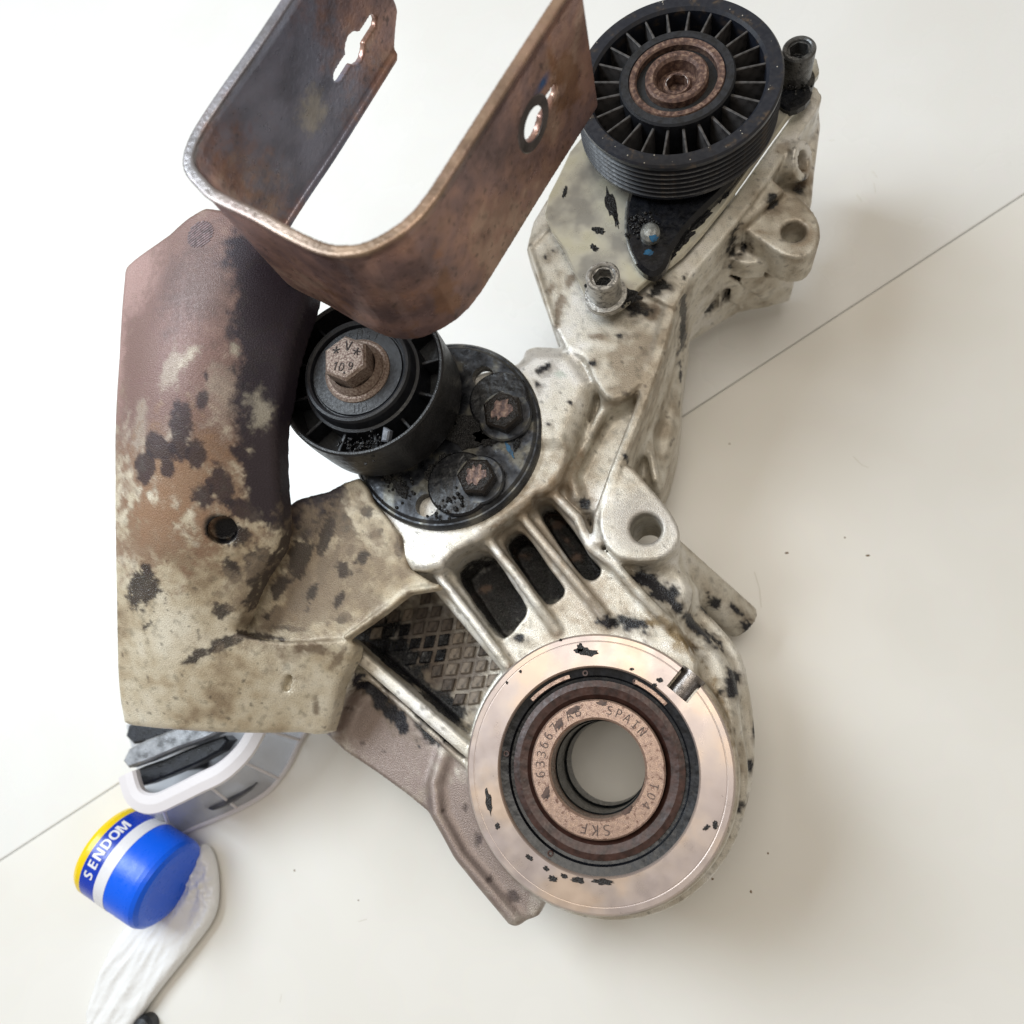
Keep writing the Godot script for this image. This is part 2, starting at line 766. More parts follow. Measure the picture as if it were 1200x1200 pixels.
func make_materials() -> void:
	var grain := noise_tex(3, 0.09, 4, 512, null, 5.0)
	var fine := noise_tex(4, 0.22, 2, 512, null, 3.0)
	var soft := noise_tex(18, 0.02, 3, 512, null, 4.0)
	var mottle := noise_tex(5, 0.02, 5, 512, ramp([[0.2, grey(0.62)], [0.5, grey(0.88)], [0.8, grey(1.0)]]))
	var faint := noise_tex(23, 0.012, 5, 512, ramp([[0.2, grey(0.80)], [0.5, grey(0.93)], [0.8, grey(1.0)]]))
	var sand := noise_tex(19, 0.10, 4, 512, ramp([[0.0, grey(0.5)], [0.18, grey(0.64)], [0.26, grey(0.92)], [0.5, grey(0.97)], [0.8, grey(1.0)]]))
	var rust := noise_tex(7, 0.035, 5, 512, ramp([[0.2, Color(0.27, 0.205, 0.19)], [0.42, Color(0.36, 0.275, 0.25)], [0.6, Color(0.43, 0.335, 0.295)], [0.8, Color(0.54, 0.45, 0.39)]]))
	var rg := noise_tex(8, 0.05, 4, 512, ramp([[0.2, grey(0.6)], [0.8, grey(1.0)]]))
	var dry := noise_tex(20, 0.03, 4, 512, ramp([[0.2, grey(0.72)], [0.8, grey(1.0)]]))
	for e in [["cast_aluminium", 0.50, 0.45, 34.0, 0.42], ["side_casting", 0.55, 0.2, 34.0, 0.5], ["fork_steel", 0.36, 0.45, 10.0, 0.10], ["cast_oil", 0.3, 0.0, 30.0, 1.1]]:
		var m := plain(e[0], Color.WHITE, e[1], e[2], e[3], sand if e[0] == "cast_aluminium" or e[0] == "side_casting" else faint, dry, grain, e[4])
		m.vertex_color_use_as_albedo = true
	plain("black_plastic", Color(0.125, 0.135, 0.16), 0.55, 0.0, 22.0, mottle, rg, fine, 0.3)
	plain("black_rubber", Color(0.30, 0.29, 0.29), 0.5, 0.0, 15.0, noise_tex(22, 0.02, 5, 512, ramp([[0.2, Color(0.40, 0.46, 0.58)], [0.55, Color(0.46, 0.51, 0.62)], [0.68, Color(0.56, 0.57, 0.62)], [0.85, Color(1.0, 0.88, 0.76)]])), rg, null)
	plain("lit_spoke", Color(0.34, 0.33, 0.33), 0.6, 0.0, 20.0, mottle, rg, null)  # paler than black_plastic: light on the spoke edges put into the colour
	plain("dark_inside", Color(0.075, 0.085, 0.105), 0.7, 0.0, 22.0, mottle, rg, fine, 0.3)
	plain("rusty_steel", Color(1, 1, 1), 0.6, 0.3, 22.0, rust, rg, grain, 0.3)
	plain("worn_bolt", Color(1, 1, 1), 0.6, 0.3, 60.0, noise_tex(9, 0.03, 5, 512, ramp([[0.25, Color(0.36, 0.28, 0.25)], [0.5, Color(0.52, 0.45, 0.41)], [0.8, Color(0.63, 0.58, 0.53)]])), rg, grain, 0.7)
	plain("fork_ring", Color(0.40, 0.37, 0.37), 0.42, 0.5, 14.0, mottle, rg, null)
	plain("grey_steel", Color(0.74, 0.73, 0.71), 0.42, 0.6, 24.0, noise_tex(10, 0.03, 5, 512, ramp([[0.2, grey(0.55)], [0.4, grey(0.86)], [0.8, grey(1.0)]])), rg, grain, 0.25)
	plain("oily_black", Color(0.10, 0.107, 0.13), 0.34, 0.1, 16.0, mottle, rg, soft, 0.3)
	plain("grease", Color(0.07, 0.072, 0.085), 0.25, 0.0, 26.0, mottle, rg, grain, 1.4)
	plain("oily_steel", Color(0.46, 0.47, 0.49), 0.36, 0.4, 11.0, noise_tex(12, 0.014, 5, 512, ramp([[0.25, Color(0.30, 0.31, 0.34)], [0.5, Color(0.55, 0.56, 0.58)], [0.72, Color(0.9, 0.87, 0.78)]])), rg, soft, 0.25)
	plain("plated_steel", Color(0.86, 0.853, 0.835), 0.36, 0.45, 8.0, noise_tex(13, 0.010, 4, 512, ramp([[0.2, Color(0.74, 0.73, 0.71)], [0.42, Color(0.88, 0.87, 0.83)], [0.6, Color(0.95, 0.94, 0.88)], [0.75, Color(0.95, 0.94, 0.86)]])), dry, null)
	plain("machined_face", Color(0.80, 0.755, 0.735), 0.38, 0.6, 7.0, noise_tex(14, 0.010, 4, 512, ramp([[0.25, Color(0.90, 0.885, 0.89)], [0.5, Color(0.945, 0.925, 0.91)], [0.75, Color(1.0, 0.95, 0.89)]])), dry, null)
	plain("bearing_steel", Color(0.67, 0.60, 0.565), 0.38, 0.55, 26.0, noise_tex(15, 0.03, 5, 512, ramp([[0.12, Color(0.62, 0.53, 0.49)], [0.32, Color(0.92, 0.87, 0.84)], [0.75, Color(1.0, 0.95, 0.9)]])), rg, fine, 0.3)
	plain("rust_seal", Color(0.27, 0.175, 0.15), 0.5, 0.1, 20.0, mottle, rg, soft, 0.4)
	plain("ink", Color(0.30, 0.24, 0.22), 0.6)
	plain("pin_steel", Color(0.58, 0.55, 0.53), 0.33, 0.75, 20.0, mottle, rg, fine, 0.3)
	plain("blue_paint", Color(0.06, 0.36, 0.52), 0.5, 0.0, 30.0, mottle, rg, fine, 0.4)
	plain("pale_paint", Color(0.62, 0.66, 0.68), 0.35, 0.3, 30.0, mottle, rg, fine, 0.4)
	plain("table_cream", Color(0.908, 0.90, 0.882), 0.26, 0.0, 2.6, noise_tex(24, 0.006, 4, 512, ramp([[0.2, Color(0.982, 0.98, 0.974)], [0.8, Color(1, 1, 1)]])), noise_tex(25, 0.01, 4, 512, ramp([[0.2, grey(0.75)], [0.8, grey(1)]])), null)
	plain("table_white", Color(0.905, 0.904, 0.898), 0.30, 0.0, 2.6, noise_tex(16, 0.006, 4, 512, ramp([[0.2, Color(0.985, 0.983, 0.978)], [0.8, Color(1, 1, 1)]])), noise_tex(17, 0.01, 4, 512, ramp([[0.2, grey(0.8)], [0.8, grey(1)]])), null)
	plain("table_core", Color(0.9, 0.89, 0.86), 0.8)
	plain("scuff", Color(0.78, 0.76, 0.71), 0.8)
	plain("crumb", Color(0.5, 0.43, 0.35), 0.9)


# ---------------------------------------------------------------- the bracket's castings
func stains_and_shade(list: Array, c: Color, gloss: float, ragged: float, high := 9.0) -> Array:
	var out := []
	if gloss < 0.4 and c.get_luminance() < 0.2 and ragged > 0.7:
		for q in list:
			out.append(stain_or_shade(q[0] + 2.0, q[1] + 2.0, q[2], q[3] * 1.7 + 3.0, q[4] * 1.8 + 3.0, q[5] if q.size() > 5 else 0.0, Color(0.47, 0.42, 0.36, 0.55), 0.6, 0.8, q[6] if q.size() > 6 else high))
	for q in list:
		out.append(stain_or_shade(q[0], q[1], q[2], q[3], q[4], q[5] if q.size() > 5 else 0.0, c, gloss, ragged, q[6] if q.size() > 6 else high))
	return out


func make_casting() -> void:
	var f := Field.new()
	var corners := [at(380, 1090, 48), at(970, 40, 95), at(990, 760, 45), at(430, 400, 85)]
	var lo: Vector3 = corners[0]
	var hi: Vector3 = corners[0]
	for q in corners:
		lo = lo.min(q)
		hi = hi.max(q)
	lo -= Vector3(8, 0, 8)
	hi += Vector3(8, 0, 8)
	lo.y = -6
	hi.y = 100
	f.setup(lo, hi, 1.1)
	# web on the lower left
	f.area(smooth(outline([[376, 855], [392, 800], [408, 764], [470, 812], [545, 880], [570, 960], [642, 1052], [606, 1083], [584, 1066], [532, 1002], [505, 955], [440, 905]], 48), 2), 37, 48, 1.6, 3)
	f.band([at(521, 880, 49), at(508, 920, 50), at(511, 955, 51), at(538, 1004, 51), at(601, 1078, 50)], 2.0, 14, 1.9, 4)
	f.area(outline([[383, 850], [405, 800], [412, 772], [404, 760], [384, 790]], 60), 34, 60, 2.5, 6)
	# floor of the waffle pocket
	f.area(outline([[398, 742], [404, 728], [455, 690], [512, 664], [640, 760], [560, 890]], 40), 33, 40, 1, 2)
	# wall behind the pocket, under the side bracket's border
	f.band([at(362, 716, 80), at(415, 680, 80), at(474, 646, 82)], 2.2, 47, 1.0, 2)
	# body round the pockets
	f.area(outline([[506, 690], [540, 655], [612, 600], [646, 572], [676, 592], [702, 640], [724, 656], [762, 690], [797, 737], [818, 775], [800, 960], [640, 970], [580, 900], [566, 850], [590, 790]], 69), 38, 69, 2, 3)
	# right shoulder and the flange below it
	f.area(smooth(outline([[700, 655], [755, 672], [800, 715], [838, 752], [861, 790], [869, 840], [868, 890], [854, 935], [825, 985], [760, 960], [760, 760]], 58), 2), 40, 60, 5, 7)
	f.area(smooth(outline([[752, 655], [800, 690], [843, 733], [868, 766], [878, 805], [885, 860], [882, 915], [868, 960], [842, 1000], [800, 1030], [740, 960], [740, 760]], 48), 2), 37, 48, 1.8, 5)
	# bearing housing
	var ring := at(699, 901, 76)
	f.disc(ring, 48.4, 38, 1, 2.0)
	f.disc(Vector3(ring.x, 68, ring.z), 51.8, 40, 1.4, 1.2)
	f.disc(Vector3(ring.x, 57, ring.z), 55.5, 40, 1.5, 2.5)
	# pad under the flange disc
	f.area(smooth(outline([[606, 426], [613, 410], [628, 404], [663, 408], [682, 424], [692, 446], [690, 472], [669, 530], [655, 562], [640, 576], [600, 603], [548, 641], [520, 664], [482, 668], [462, 640], [440, 600], [432, 555], [472, 480], [540, 440]], 85), 2), 44, 85, 3, 5)
	f.area(outline([[606, 428], [628, 412], [668, 414], [690, 448], [660, 520], [590, 520]], 87), 60, 87.5, 4, 5)
	# arm
	f.area(smooth(outline([[617, 286], [640, 232], [700, 190], [850, 200], [852, 236], [800, 300], [786, 350], [772, 405], [752, 448], [728, 468], [710, 466], [696, 446], [684, 420], [662, 406], [648, 380], [632, 332]], 88), 2), 48, 88, 2.0, 4)
	f.area(outline([[706, 452], [752, 460], [738, 545], [708, 604], [680, 600], [652, 566]], 70), 40, 72, 2, 4)
	f.band([at(716, 462, 82), at(692, 506, 79), at(668, 556, 77), at(676, 580, 75)], 1.9, 20, 1.8, 4)
	f.band([at(797, 318, 89), at(789, 350, 89), at(772, 415, 88.5), at(748, 482, 86), at(722, 548, 84), at(703, 602, 82), at(700, 632, 79)], 2.4, 46, 1.6, 3)
	f.band([at(640, 268, 89), at(620, 290, 89), at(649, 380, 89)], 1.0, 30, 1, 2)
	# lower wall seen to the right of the arm
	f.area(smooth(outline([[806, 360], [800, 430], [797, 480], [790, 520], [772, 572], [744, 560], [738, 520], [756, 440], [780, 360]], 46), 2), 0, 46, 4, 5)
	f.band([at(800, 380, 60), at(770, 450, 58), at(757, 500, 56), at(768, 560, 55)], 1.6, 40, 1.5, 5)
	# lug with its bore
	f.area(smooth(outline([[733, 543], [760, 569], [786, 600], [797, 626], [790, 644], [771, 656], [745, 657], [722, 652], [706, 632], [702, 606], [714, 575]], 83), 3), 44, 83, 0.45, 1.2)
	f.area(smooth(outline([[700, 600], [706, 640], [735, 668], [790, 660], [812, 690], [800, 720], [760, 700], [720, 665]], 66), 2), 30, 66, 4, 7)
	# rod below the lug
	f.rod(at(770, 640, 44), at(871, 730, 20), 8.4, 0.5, 3)
	f.area(outline([[730, 660], [790, 655], [816, 690], [806, 712], [760, 690]], 50), 20, 50, 3, 6)
	# pockets between the ribs
	f.area(smooth(outline([[532, 668], [562, 646], [580, 654], [600, 685], [617, 713], [608, 730], [590, 748], [572, 734], [550, 700]], 69), 2), 42, 90, 1.5, 1.5, true)
	f.area(smooth(outline([[590, 636], [606, 622], [622, 634], [645, 668], [661, 690], [655, 702], [640, 708], [622, 692], [604, 664]], 69), 2), 42, 90, 1.5, 1.5, true)
	f.area(smooth(outline([[630, 596], [646, 590], [668, 616], [692, 648], [704, 666], [698, 678], [684, 677], [664, 652], [644, 622]], 69), 2), 42, 90, 1.5, 1.5, true)
	# ribs
	var ribs := [[[514, 676, 76], [550, 722, 76], [592, 778, 75]], [[574, 636, 77], [600, 668, 77], [629, 708, 75], [652, 738, 71]], [[611, 604, 78], [650, 652, 78], [690, 700, 75], [712, 728, 71]], [[643, 572, 80], [676, 606, 79], [691, 640, 78], [720, 661, 77], [752, 697, 75], [784, 730, 71]]]
	for r in ribs:
		var line := []
		for q in r:
			line.append(at(q[0], q[1], q[2]))
		f.band(line, 1.9, 24, 1.7, 2.2)
	# rib bar along the waffle pocket, and its lower companion
	f.band([at(400, 752, 72), at(440, 786, 68), at(548, 880, 64)], 2.7, 30, 1.4, 2.5)
	f.band([at(404, 770, 60), at(480, 836, 58), at(545, 896, 56)], 1.3, 16, 1.2, 2)
	f.band([at(410, 790, 66), at(392, 822, 62), at(384, 850, 58)], 2.2, 20, 2, 6)
	# casting under the plate on the right: a wall that drops from the plate's edge
	f.area(outline([[752, 342], [776, 320], [803, 299], [853, 240], [904, 168], [955, 98], [964, 112], [958, 128], [908, 200], [880, 240], [840, 290], [812, 322], [790, 360]], 90), 34, 90, 0.8, 2)
	f.area(outline([[790, 345], [850, 296], [905, 284], [938, 300], [934, 318], [905, 326], [870, 332], [848, 346], [808, 370]], 42), 14, 42, 1.6, 2.5)
	f.band([at(845, 318, 60), at(866, 330, 50), at(872, 338, 40)], 1.2, 20, 1.0, 1.2)
	f.band([at(872, 306, 62), at(892, 318, 50), at(900, 326, 40)], 1.2, 20, 1.0, 1.2)
	f.band([at(812, 330, 70), at(812, 352, 50), at(812, 366, 40)], 1.6, 20, 1.2, 1.2)
	f.area(outline([[928, 120], [958, 104], [961, 150], [954, 205], [951, 240], [938, 250], [905, 225]], 72), 30, 74, 2.0, 3)
	f.area(outline([[905, 225], [944, 236], [950, 262], [940, 284], [915, 288], [885, 280]], 44), 24, 44, 1.5, 2)
	f.area(smooth(outline([[868, 263], [884, 238], [919, 221], [945, 237], [961, 262], [959, 288], [944, 302], [920, 300], [894, 284]], 82), 2), 63, 82, 0.7, 0.8)
	f.area(outline([[846, 264], [872, 230], [898, 203], [920, 221], [870, 264]], 87), 56, 87, 1.6, 1)
	# spur with a toothed edge left of the lug
	f.area(outline([[846, 276], [868, 264], [900, 296], [898, 308], [874, 310], [846, 302]], 70), 58, 70, 1.0, 1.2)
	for i in 5:
		f.disc(at(846 + i * 1.6, 277 + i * 7.0, 69), 1.4, 50, 0.9, 0.5)
	# eye that looks to the right
	var eye := at(938, 189, 84)
	var look := Vector3(0.80, 0.50, 0.34).normalized()
	f.rod(eye - look * 10, eye + look * 1.5, 8.0, 0.6, 0.8)
	# slots in the lower wall
	f.band([at(866, 316, 46), at(850, 340, 46)], 1.3, 14, 1, 1.2, true)
	f.band([at(886, 310, 46), at(904, 300, 46)], 1.3, 14, 1, 1.2, true)
	f.band([at(822, 362, 46), at(838, 346, 46)], 1.5, 14, 1, 1.2, true)
	# bores
	f.disc(ring + Vector3(0, 20, 0), 37.0, -10, 0.2, 0.6, true)
	var bore := at(757, 619, 83)
	f.disc(bore + Vector3(0, 20, 0), 5.9, -10, 0.2, 0.8, true)
	f.disc(at(930, 271, 82) + Vector3(0, 12, 0), 4.7, 60, 0.2, 0.8, true)
	f.rod(eye - look * 7, eye + look * 9, 4.2, 0.2, 0.4, true)
	var black := Color(0.13, 0.13, 0.14)
	var st := []
	# browner tone over the web, greyer body
	st += stains_and_shade([[450, 860, 48, 150, 90, 0.75, 13], [560, 990, 48, 190, 90, 0.95, 13]], Color(0.56, 0.50, 0.475, 0.97), 0.6, 0.35)
	st += stains_and_shade([[752, 612, 83, 60, 56, 0.3, 5]], Color(0.69, 0.665, 0.635, 0.9), 0.6, 0.15)
	st += stains_and_shade([[878, 736, 16, 20, 20, 0, 10]], Color(0.13, 0.12, 0.12, 0.95), 0.6, 0.3)
	st += stains_and_shade([[640, 620, 74, 110, 60, -0.7, 16], [680, 690, 70, 80, 60, 0.6, 12]], Color(0.68, 0.62, 0.545, 0.75), 0.6, 0.6)
	# black oil in the pockets, with the shade of their depth painted in
	st += stains_and_shade([[580, 702, 44, 64, 46, 0.9, 22], [632, 668, 44, 60, 40, 0.9, 22], [676, 642, 44, 62, 40, 0.9, 22]], Color(0.115, 0.11, 0.115, 0.97), 0.3, 0.25)
	st += stains_and_shade([[566, 690, 44, 9, 6, 0, 8], [600, 652, 44, 9, 6, 0, 8], [652, 612, 46, 12, 8, 0, 8], [664, 632, 44, 12, 6, 0.8, 8], [676, 652, 44, 10, 7, 0.4, 8], [612, 650, 44, 10, 6, 0.3, 8]], Color(0.42, 0.33, 0.27, 0.75), 0.6, 0.9)
	st += stains_and_shade([[510, 760, 39, 120, 80, 0.7, 9]], Color(0.34, 0.29, 0.26, 0.85), 0.6, 0.5)
	st += stains_and_shade([[450, 780, 42, 78, 40, 0.7, 16], [515, 840, 42, 48, 30, 0.7, 16], [440, 742, 42, 40, 16, -0.5, 14]], Color(0.11, 0.12, 0.14, 0.97), 0.28, 0.4)
	st += stains_and_shade([[600, 640, 78, 10, 4, -0.7, 6], [545, 690, 74, 4, 8, 0, 5], [606, 745, 72, 10, 5, 0.3, 5]], black, 0.3, 0.9)
	# web: burnt-in black
	st += stains_and_shade([[440, 815, 50, 34, 8, 0.95, 14], [468, 845, 50, 24, 9, 0.95, 14], [428, 800, 50, 18, 8, 0.8, 14]], Color(0.15, 0.15, 0.18), 0.3, 1.1)
	st += stains_and_shade([[600, 1050, 48, 9, 7], [450, 880, 48, 4, 3], [425, 870, 48, 3, 4], [560, 985, 48, 6, 9], [545, 945, 48, 5, 8], [408, 830, 54, 4, 5], [520, 950, 48, 3, 3], [575, 1030, 48, 4, 4]], Color(0.27, 0.23, 0.22, 0.85), 0.6, 1.0, 12)
	# right side: ragged black patches
	st += stains_and_shade([[770, 690, 64, 34, 13, 0.55], [752, 680, 66, 14, 7, 0.2], [792, 712, 60, 22, 8, 0.8], [818, 735, 58, 30, 9, 0.7], [800, 752, 62, 26, 5, 0.6], [735, 731, 69, 32, 9, 0.2], [858, 800, 56, 11, 17, 0.4], [843, 812, 58, 4, 8, 0.6], [838, 700, 45, 8, 12, -0.5], [829, 715, 45, 6, 9, -0.5], [878, 898, 47, 4, 8, 0.2], [866, 940, 47, 5, 11, 0.5], [884, 855, 47, 3, 9, 0], [868, 718, 34, 5, 14, -0.8, 14], [874, 735, 22, 8, 16, -0.8, 12]], black, 0.3, 0.8, 12)
	st += stains_and_shade([[790, 742, 64, 42, 14, 0.6], [850, 850, 56, 9, 60, -0.2], [800, 760, 66, 30, 10, 0.6]], Color(0.55, 0.47, 0.34, 0.7), 0.6, 0.9, 14)
	# arm: brown stains and black dirt
	st += stains_and_shade([[655, 362, 88, 7, 24, 0.1], [645, 340, 88, 5, 12, 0.2], [765, 366, 88, 12, 16, 0.3], [668, 330, 88, 6, 14, 0.5], [735, 350, 88, 26, 12, 0.2], [700, 395, 88, 12, 5, 0.2]], Color(0.44, 0.36, 0.28, 0.75), 0.6, 0.9)
	st += stains_and_shade([[694, 425, 88, 7, 4, 0.2], [637, 432, 88, 11, 5, -0.6], [630, 452, 87, 4, 5, 0], [745, 362, 88, 18, 11, 0.3], [800, 420, 66, 4, 24, -0.1, 20], [684, 590, 74, 9, 7, 0.6], [640, 302, 88, 3, 3], [648, 293, 88, 3, 2], [733, 535, 84, 3, 4], [672, 480, 80, 3, 4], [725, 394, 88, 5, 3], [752, 408, 88, 3, 4], [645, 500, 84, 3, 5]], black, 0.35, 0.9)
	st += stains_and_shade([[655, 440, 87, 9, 5, 0.2]], Color(0.72, 0.76, 0.72, 0.7), 0.6, 1.0)
	st += stains_and_shade([[660, 560, 82, 60, 14, -1.0], [610, 590, 84, 50, 12, -0.6]], Color(0.58, 0.50, 0.41, 0.6), 0.6, 0.8)
	# right casting: black dirt, and a shadowed pocket painted black
	st += stains_and_shade([[850, 285, 74, 16, 14, 0.6, 14], [866, 290, 66, 18, 10, 0.5, 12], [902, 242, 82, 8, 6, -0.7], [938, 222, 74, 7, 10, 0.2], [800, 380, 70, 4, 30, 0.1, 22], [884, 304, 42, 16, 5, -0.5, 14], [858, 328, 42, 5, 16, 0.8, 14], [830, 353, 42, 10, 4, -0.5, 14], [936, 118, 90, 14, 11, 0.4], [836, 310, 66, 3, 12, 0.5, 10], [826, 330, 60, 3, 14, 0.3, 10], [770, 345, 86, 16, 8, -0.5]], Color(0.15, 0.14, 0.135), 0.35, 0.9, 9)
	st += stains_and_shade([[944, 268, 82, 16, 14, 0.3], [946, 200, 78, 18, 18, 0], [920, 180, 86, 12, 16, 0.6], [890, 275, 80, 12, 6, 0.5], [935, 292, 78, 20, 5, -0.2]], Color(0.55, 0.46, 0.36, 0.5), 0.6, 0.8)
	var dirt := DirtAndShade.new([Color(0.67, 0.625, 0.56), Color(0.80, 0.77, 0.715), Color(0.865, 0.845, 0.80), Color(0.90, 0.885, 0.855), Color(0.925, 0.915, 0.90)], st, 21)
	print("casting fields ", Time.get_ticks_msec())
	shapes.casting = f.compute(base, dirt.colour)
	print("casting ", Time.get_ticks_msec())


func finish_casting() -> void:
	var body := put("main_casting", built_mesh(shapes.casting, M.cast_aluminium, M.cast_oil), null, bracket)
	# raised squares on the pocket's floor
	var tile := begin()
	prism(tile, PackedVector2Array([Vector2(-2.5, -2.7), Vector2(2.5, -2.7), Vector2(2.5, 2.7), Vector2(-2.5, 2.7)]), -1.0, 1.1, 0.5)
	var square := tile.commit()
	var rng := RandomNumberGenerator.new()
	rng.seed = 5
	var edge := outline([[440, 722], [505, 694], [596, 782], [542, 832], [500, 790], [424, 748]], 42)
	var o := at(520, 750, 41)
	var ux := (at(537, 748, 41) - o)
	var uz := (at(516, 768, 41) - o)
	for j in range(-6, 8):
		for i in range(-8, 8):
			var p := o + ux * i + uz * j
			if not Geometry2D.is_point_in_polygon(Vector2(p.x, p.z), edge):
				continue
			var b := Basis(ux.normalized(), Vector3.UP, uz.normalized()) * Basis(Vector3.RIGHT, rng.randf_range(-0.08, 0.08)) * Basis(Vector3.BACK, rng.randf_range(-0.06, 0.06))
			b = b * Basis(Vector3.UP, rng.randf_range(-0.07, 0.07)).scaled(Vector3(rng.randf_range(0.88, 1.03), 1.0, rng.randf_range(0.86, 1.03)))
			var dark := Vector2(i + 3.0, (j - 1.0) * 1.3).length() < 3.0 + rng.randf_range(-0.8, 0.8)
			put("waffle_square", square, M.oily_black if dark else [M.waffle, M.waffle_dark][int(rng.randf() * 1.7)], body, Transform3D(b, (p - base + Vector3(0, rng.randf_range(-0.5, 0.1), 0)) * MM))


func make_side_plate() -> void:
	var edge := [[150, 312, 146], [175, 292, 149], [200, 274, 152], [240, 242, 155], [285, 255, 155], [335, 290, 148], [373, 342, 132], [363, 400, 126], [353, 480, 118], [346, 560, 110], [343, 606, 106], [331, 642, 106], [310, 676, 104], [288, 722, 101], [282, 742, 99], [330, 752, 95], [400, 748, 90], [412, 766, 84], [398, 802, 76], [386, 857, 66], [350, 858, 74], [300, 859, 82], [230, 857, 92], [150, 850, 97], [142, 840, 98], [139, 800, 102], [138, 760, 107], [137, 700, 115], [137, 640, 122], [137, 560, 131], [138, 480, 138], [140, 420, 143], [141, 360, 146], [143, 326, 147]]
	var knots := []
	for q in edge:
		knots.append(at(q[0], q[1], q[2]))
	for q in [[312, 330, 152], [308, 400, 148], [312, 470, 143], [310, 540, 136], [308, 596, 124], [290, 290, 157], [262, 340, 157], [226, 420, 154], [190, 520, 146], [250, 480, 148], [180, 640, 130], [250, 620, 132], [200, 740, 114], [270, 690, 116], [320, 800, 90], [240, 800, 104], [360, 780, 88], [160, 430, 149], [160, 560, 138], [160, 700, 120], [165, 800, 105]]:
		knots.append(at(q[0], q[1], q[2]))
	var sheet := Sheet.new(knots)
	var valley := [[322, 604, 100], [347, 584, 99], [385, 576, 95], [421, 560, 92], [440, 590, 89], [470, 628, 87], [480, 666, 84], [513, 687, 82], [478, 694, 82], [450, 716, 83], [402, 748, 86], [340, 762, 86], [256, 742, 88], [270, 690, 92], [296, 645, 96]]
	var knots2 := []
	for q in valley:
		knots2.append(at(q[0], q[1], q[2]))
	for q in [[380, 640, 94], [340, 700, 92], [410, 690, 87], [440, 650, 90], [400, 600, 96]]:
		knots2.append(at(q[0], q[1], q[2]))
	var sheet2 := Sheet.new(knots2)
	var f := Field.new()
	var lo := Vector3(1e9, 0, 1e9)
	var hi := -lo
	for q in knots + knots2:
		lo = lo.min(q)
		hi = hi.max(q)
	lo -= Vector3(9, 0, 9)
	hi += Vector3(9, 0, 9)
	lo.y = 48
	hi.y = 166
	f.setup(lo, hi, 0.95)
	f.area(smooth(outline(edge, 0), 2), 0, func(q): return sheet.height(q), 2.2, 3, false, 12.0)
	f.area(smooth(outline(valley, 0), 2), 0, func(q): return sheet2.height(q), 1.3, 2.0, false, 6.0)
	# the bent rim of the lower border
	f.band([at(512, 687, 83), at(478, 692, 84), at(450, 714, 85), at(404, 746, 89)], 1.0, 6, 0.9, 2)
	# blind hole and slot
	var pit := at(261, 620, sheet.height(Vector2(at(261, 620, 128).x, at(261, 620, 128).z)))
	var lean := Vector3(sheet.height(Vector2(pit.x - 1, pit.z)) - sheet.height(Vector2(pit.x + 1, pit.z)), 2.0, sheet.height(Vector2(pit.x, pit.z - 1)) - sheet.height(Vector2(pit.x, pit.z + 1))).normalized()
	f.rod(pit - lean * 4.5, pit + lean * 9.0, 5.3, 0.2, 0.6, true)
	var s0 := at(331, 806, 88)
	var s1 := at(337, 794, 88)
	f.band([s0 + Vector3(0, 12, 0), s1 + Vector3(0, 12, 0)], 1.2, 17.6, 0.3, 0.8, true)
	var st := []
	# purple-brown rust over the upper part, cream metal below
	st += stains_and_shade([[230, 330, 150, 260, 250, 0.0, 90], [200, 430, 148, 200, 190, 0.0, 90]], Color(0.50, 0.395, 0.375, 0.97), 0.6, 0.3)
	st += stains_and_shade([[160, 330, 148, 60, 60, 0.0, 60], [140, 430, 140, 30, 80, 0.0, 60]], Color(0.68, 0.56, 0.54, 0.8), 0.6, 0.5)
	st += stains_and_shade([[262, 455, 148, 40, 44, 0.0, 60], [212, 430, 150, 22, 44, 0.5, 60], [280, 480, 148, 16, 40, 0.1, 60], [160, 500, 146, 16, 50, 0.2, 60]], Color(0.66, 0.61, 0.56, 0.75), 0.6, 0.9)
	st += stains_and_shade([[320, 440, 140, 70, 220, 0.02, 80], [250, 340, 150, 80, 90, 0.2, 60]], Color(0.39, 0.32, 0.31, 0.75), 0.6, 0.5)
	st += stains_and_shade([[220, 560, 142, 150, 90, 0.1, 60], [180, 630, 130, 100, 60, 0, 60]], Color(0.56, 0.45, 0.37, 0.85), 0.6, 0.8)
	st += stains_and_shade([[200, 560, 142, 70, 60, 0.2, 50], [175, 600, 138, 50, 40, 0.0, 50]], Color(0.63, 0.50, 0.40, 0.6), 0.6, 0.8)
	st += stains_and_shade([[340, 315, 143, 66, 84, 0.1, 60], [350, 420, 128, 54, 110, 0.05, 60], [346, 520, 118, 46, 100, 0.0, 60], [341, 590, 110, 38, 46, 0.0, 40], [300, 345, 150, 24, 50, 0.2, 40]], Color(0.205, 0.18, 0.215, 0.97), 0.5, 0.3)  # dark strip by the right flange: dark rust with its shade painted in
	st += stains_and_shade([[205, 500, 148, 18, 36, 0.1], [232, 465, 150, 8, 14, 0.3], [222, 530, 144, 12, 20, 0.2], [165, 545, 142, 18, 20], [190, 545, 143, 10, 14, 0.3], [180, 520, 146, 30, 16, 0.5], [300, 520, 138, 26, 40, 0.1], [240, 560, 142, 16, 26, 0.2], [275, 590, 136, 30, 18, 0.3], [225, 575, 140, 14, 18, 0.4], [285, 540, 142, 30, 36, 0.4], [290, 580, 136, 20, 24, 0.2], [268, 520, 146, 20, 10, 0.4], [240, 440, 150, 3, 8]], Color(0.235, 0.20, 0.22, 0.88), 0.5, 0.55, 24)
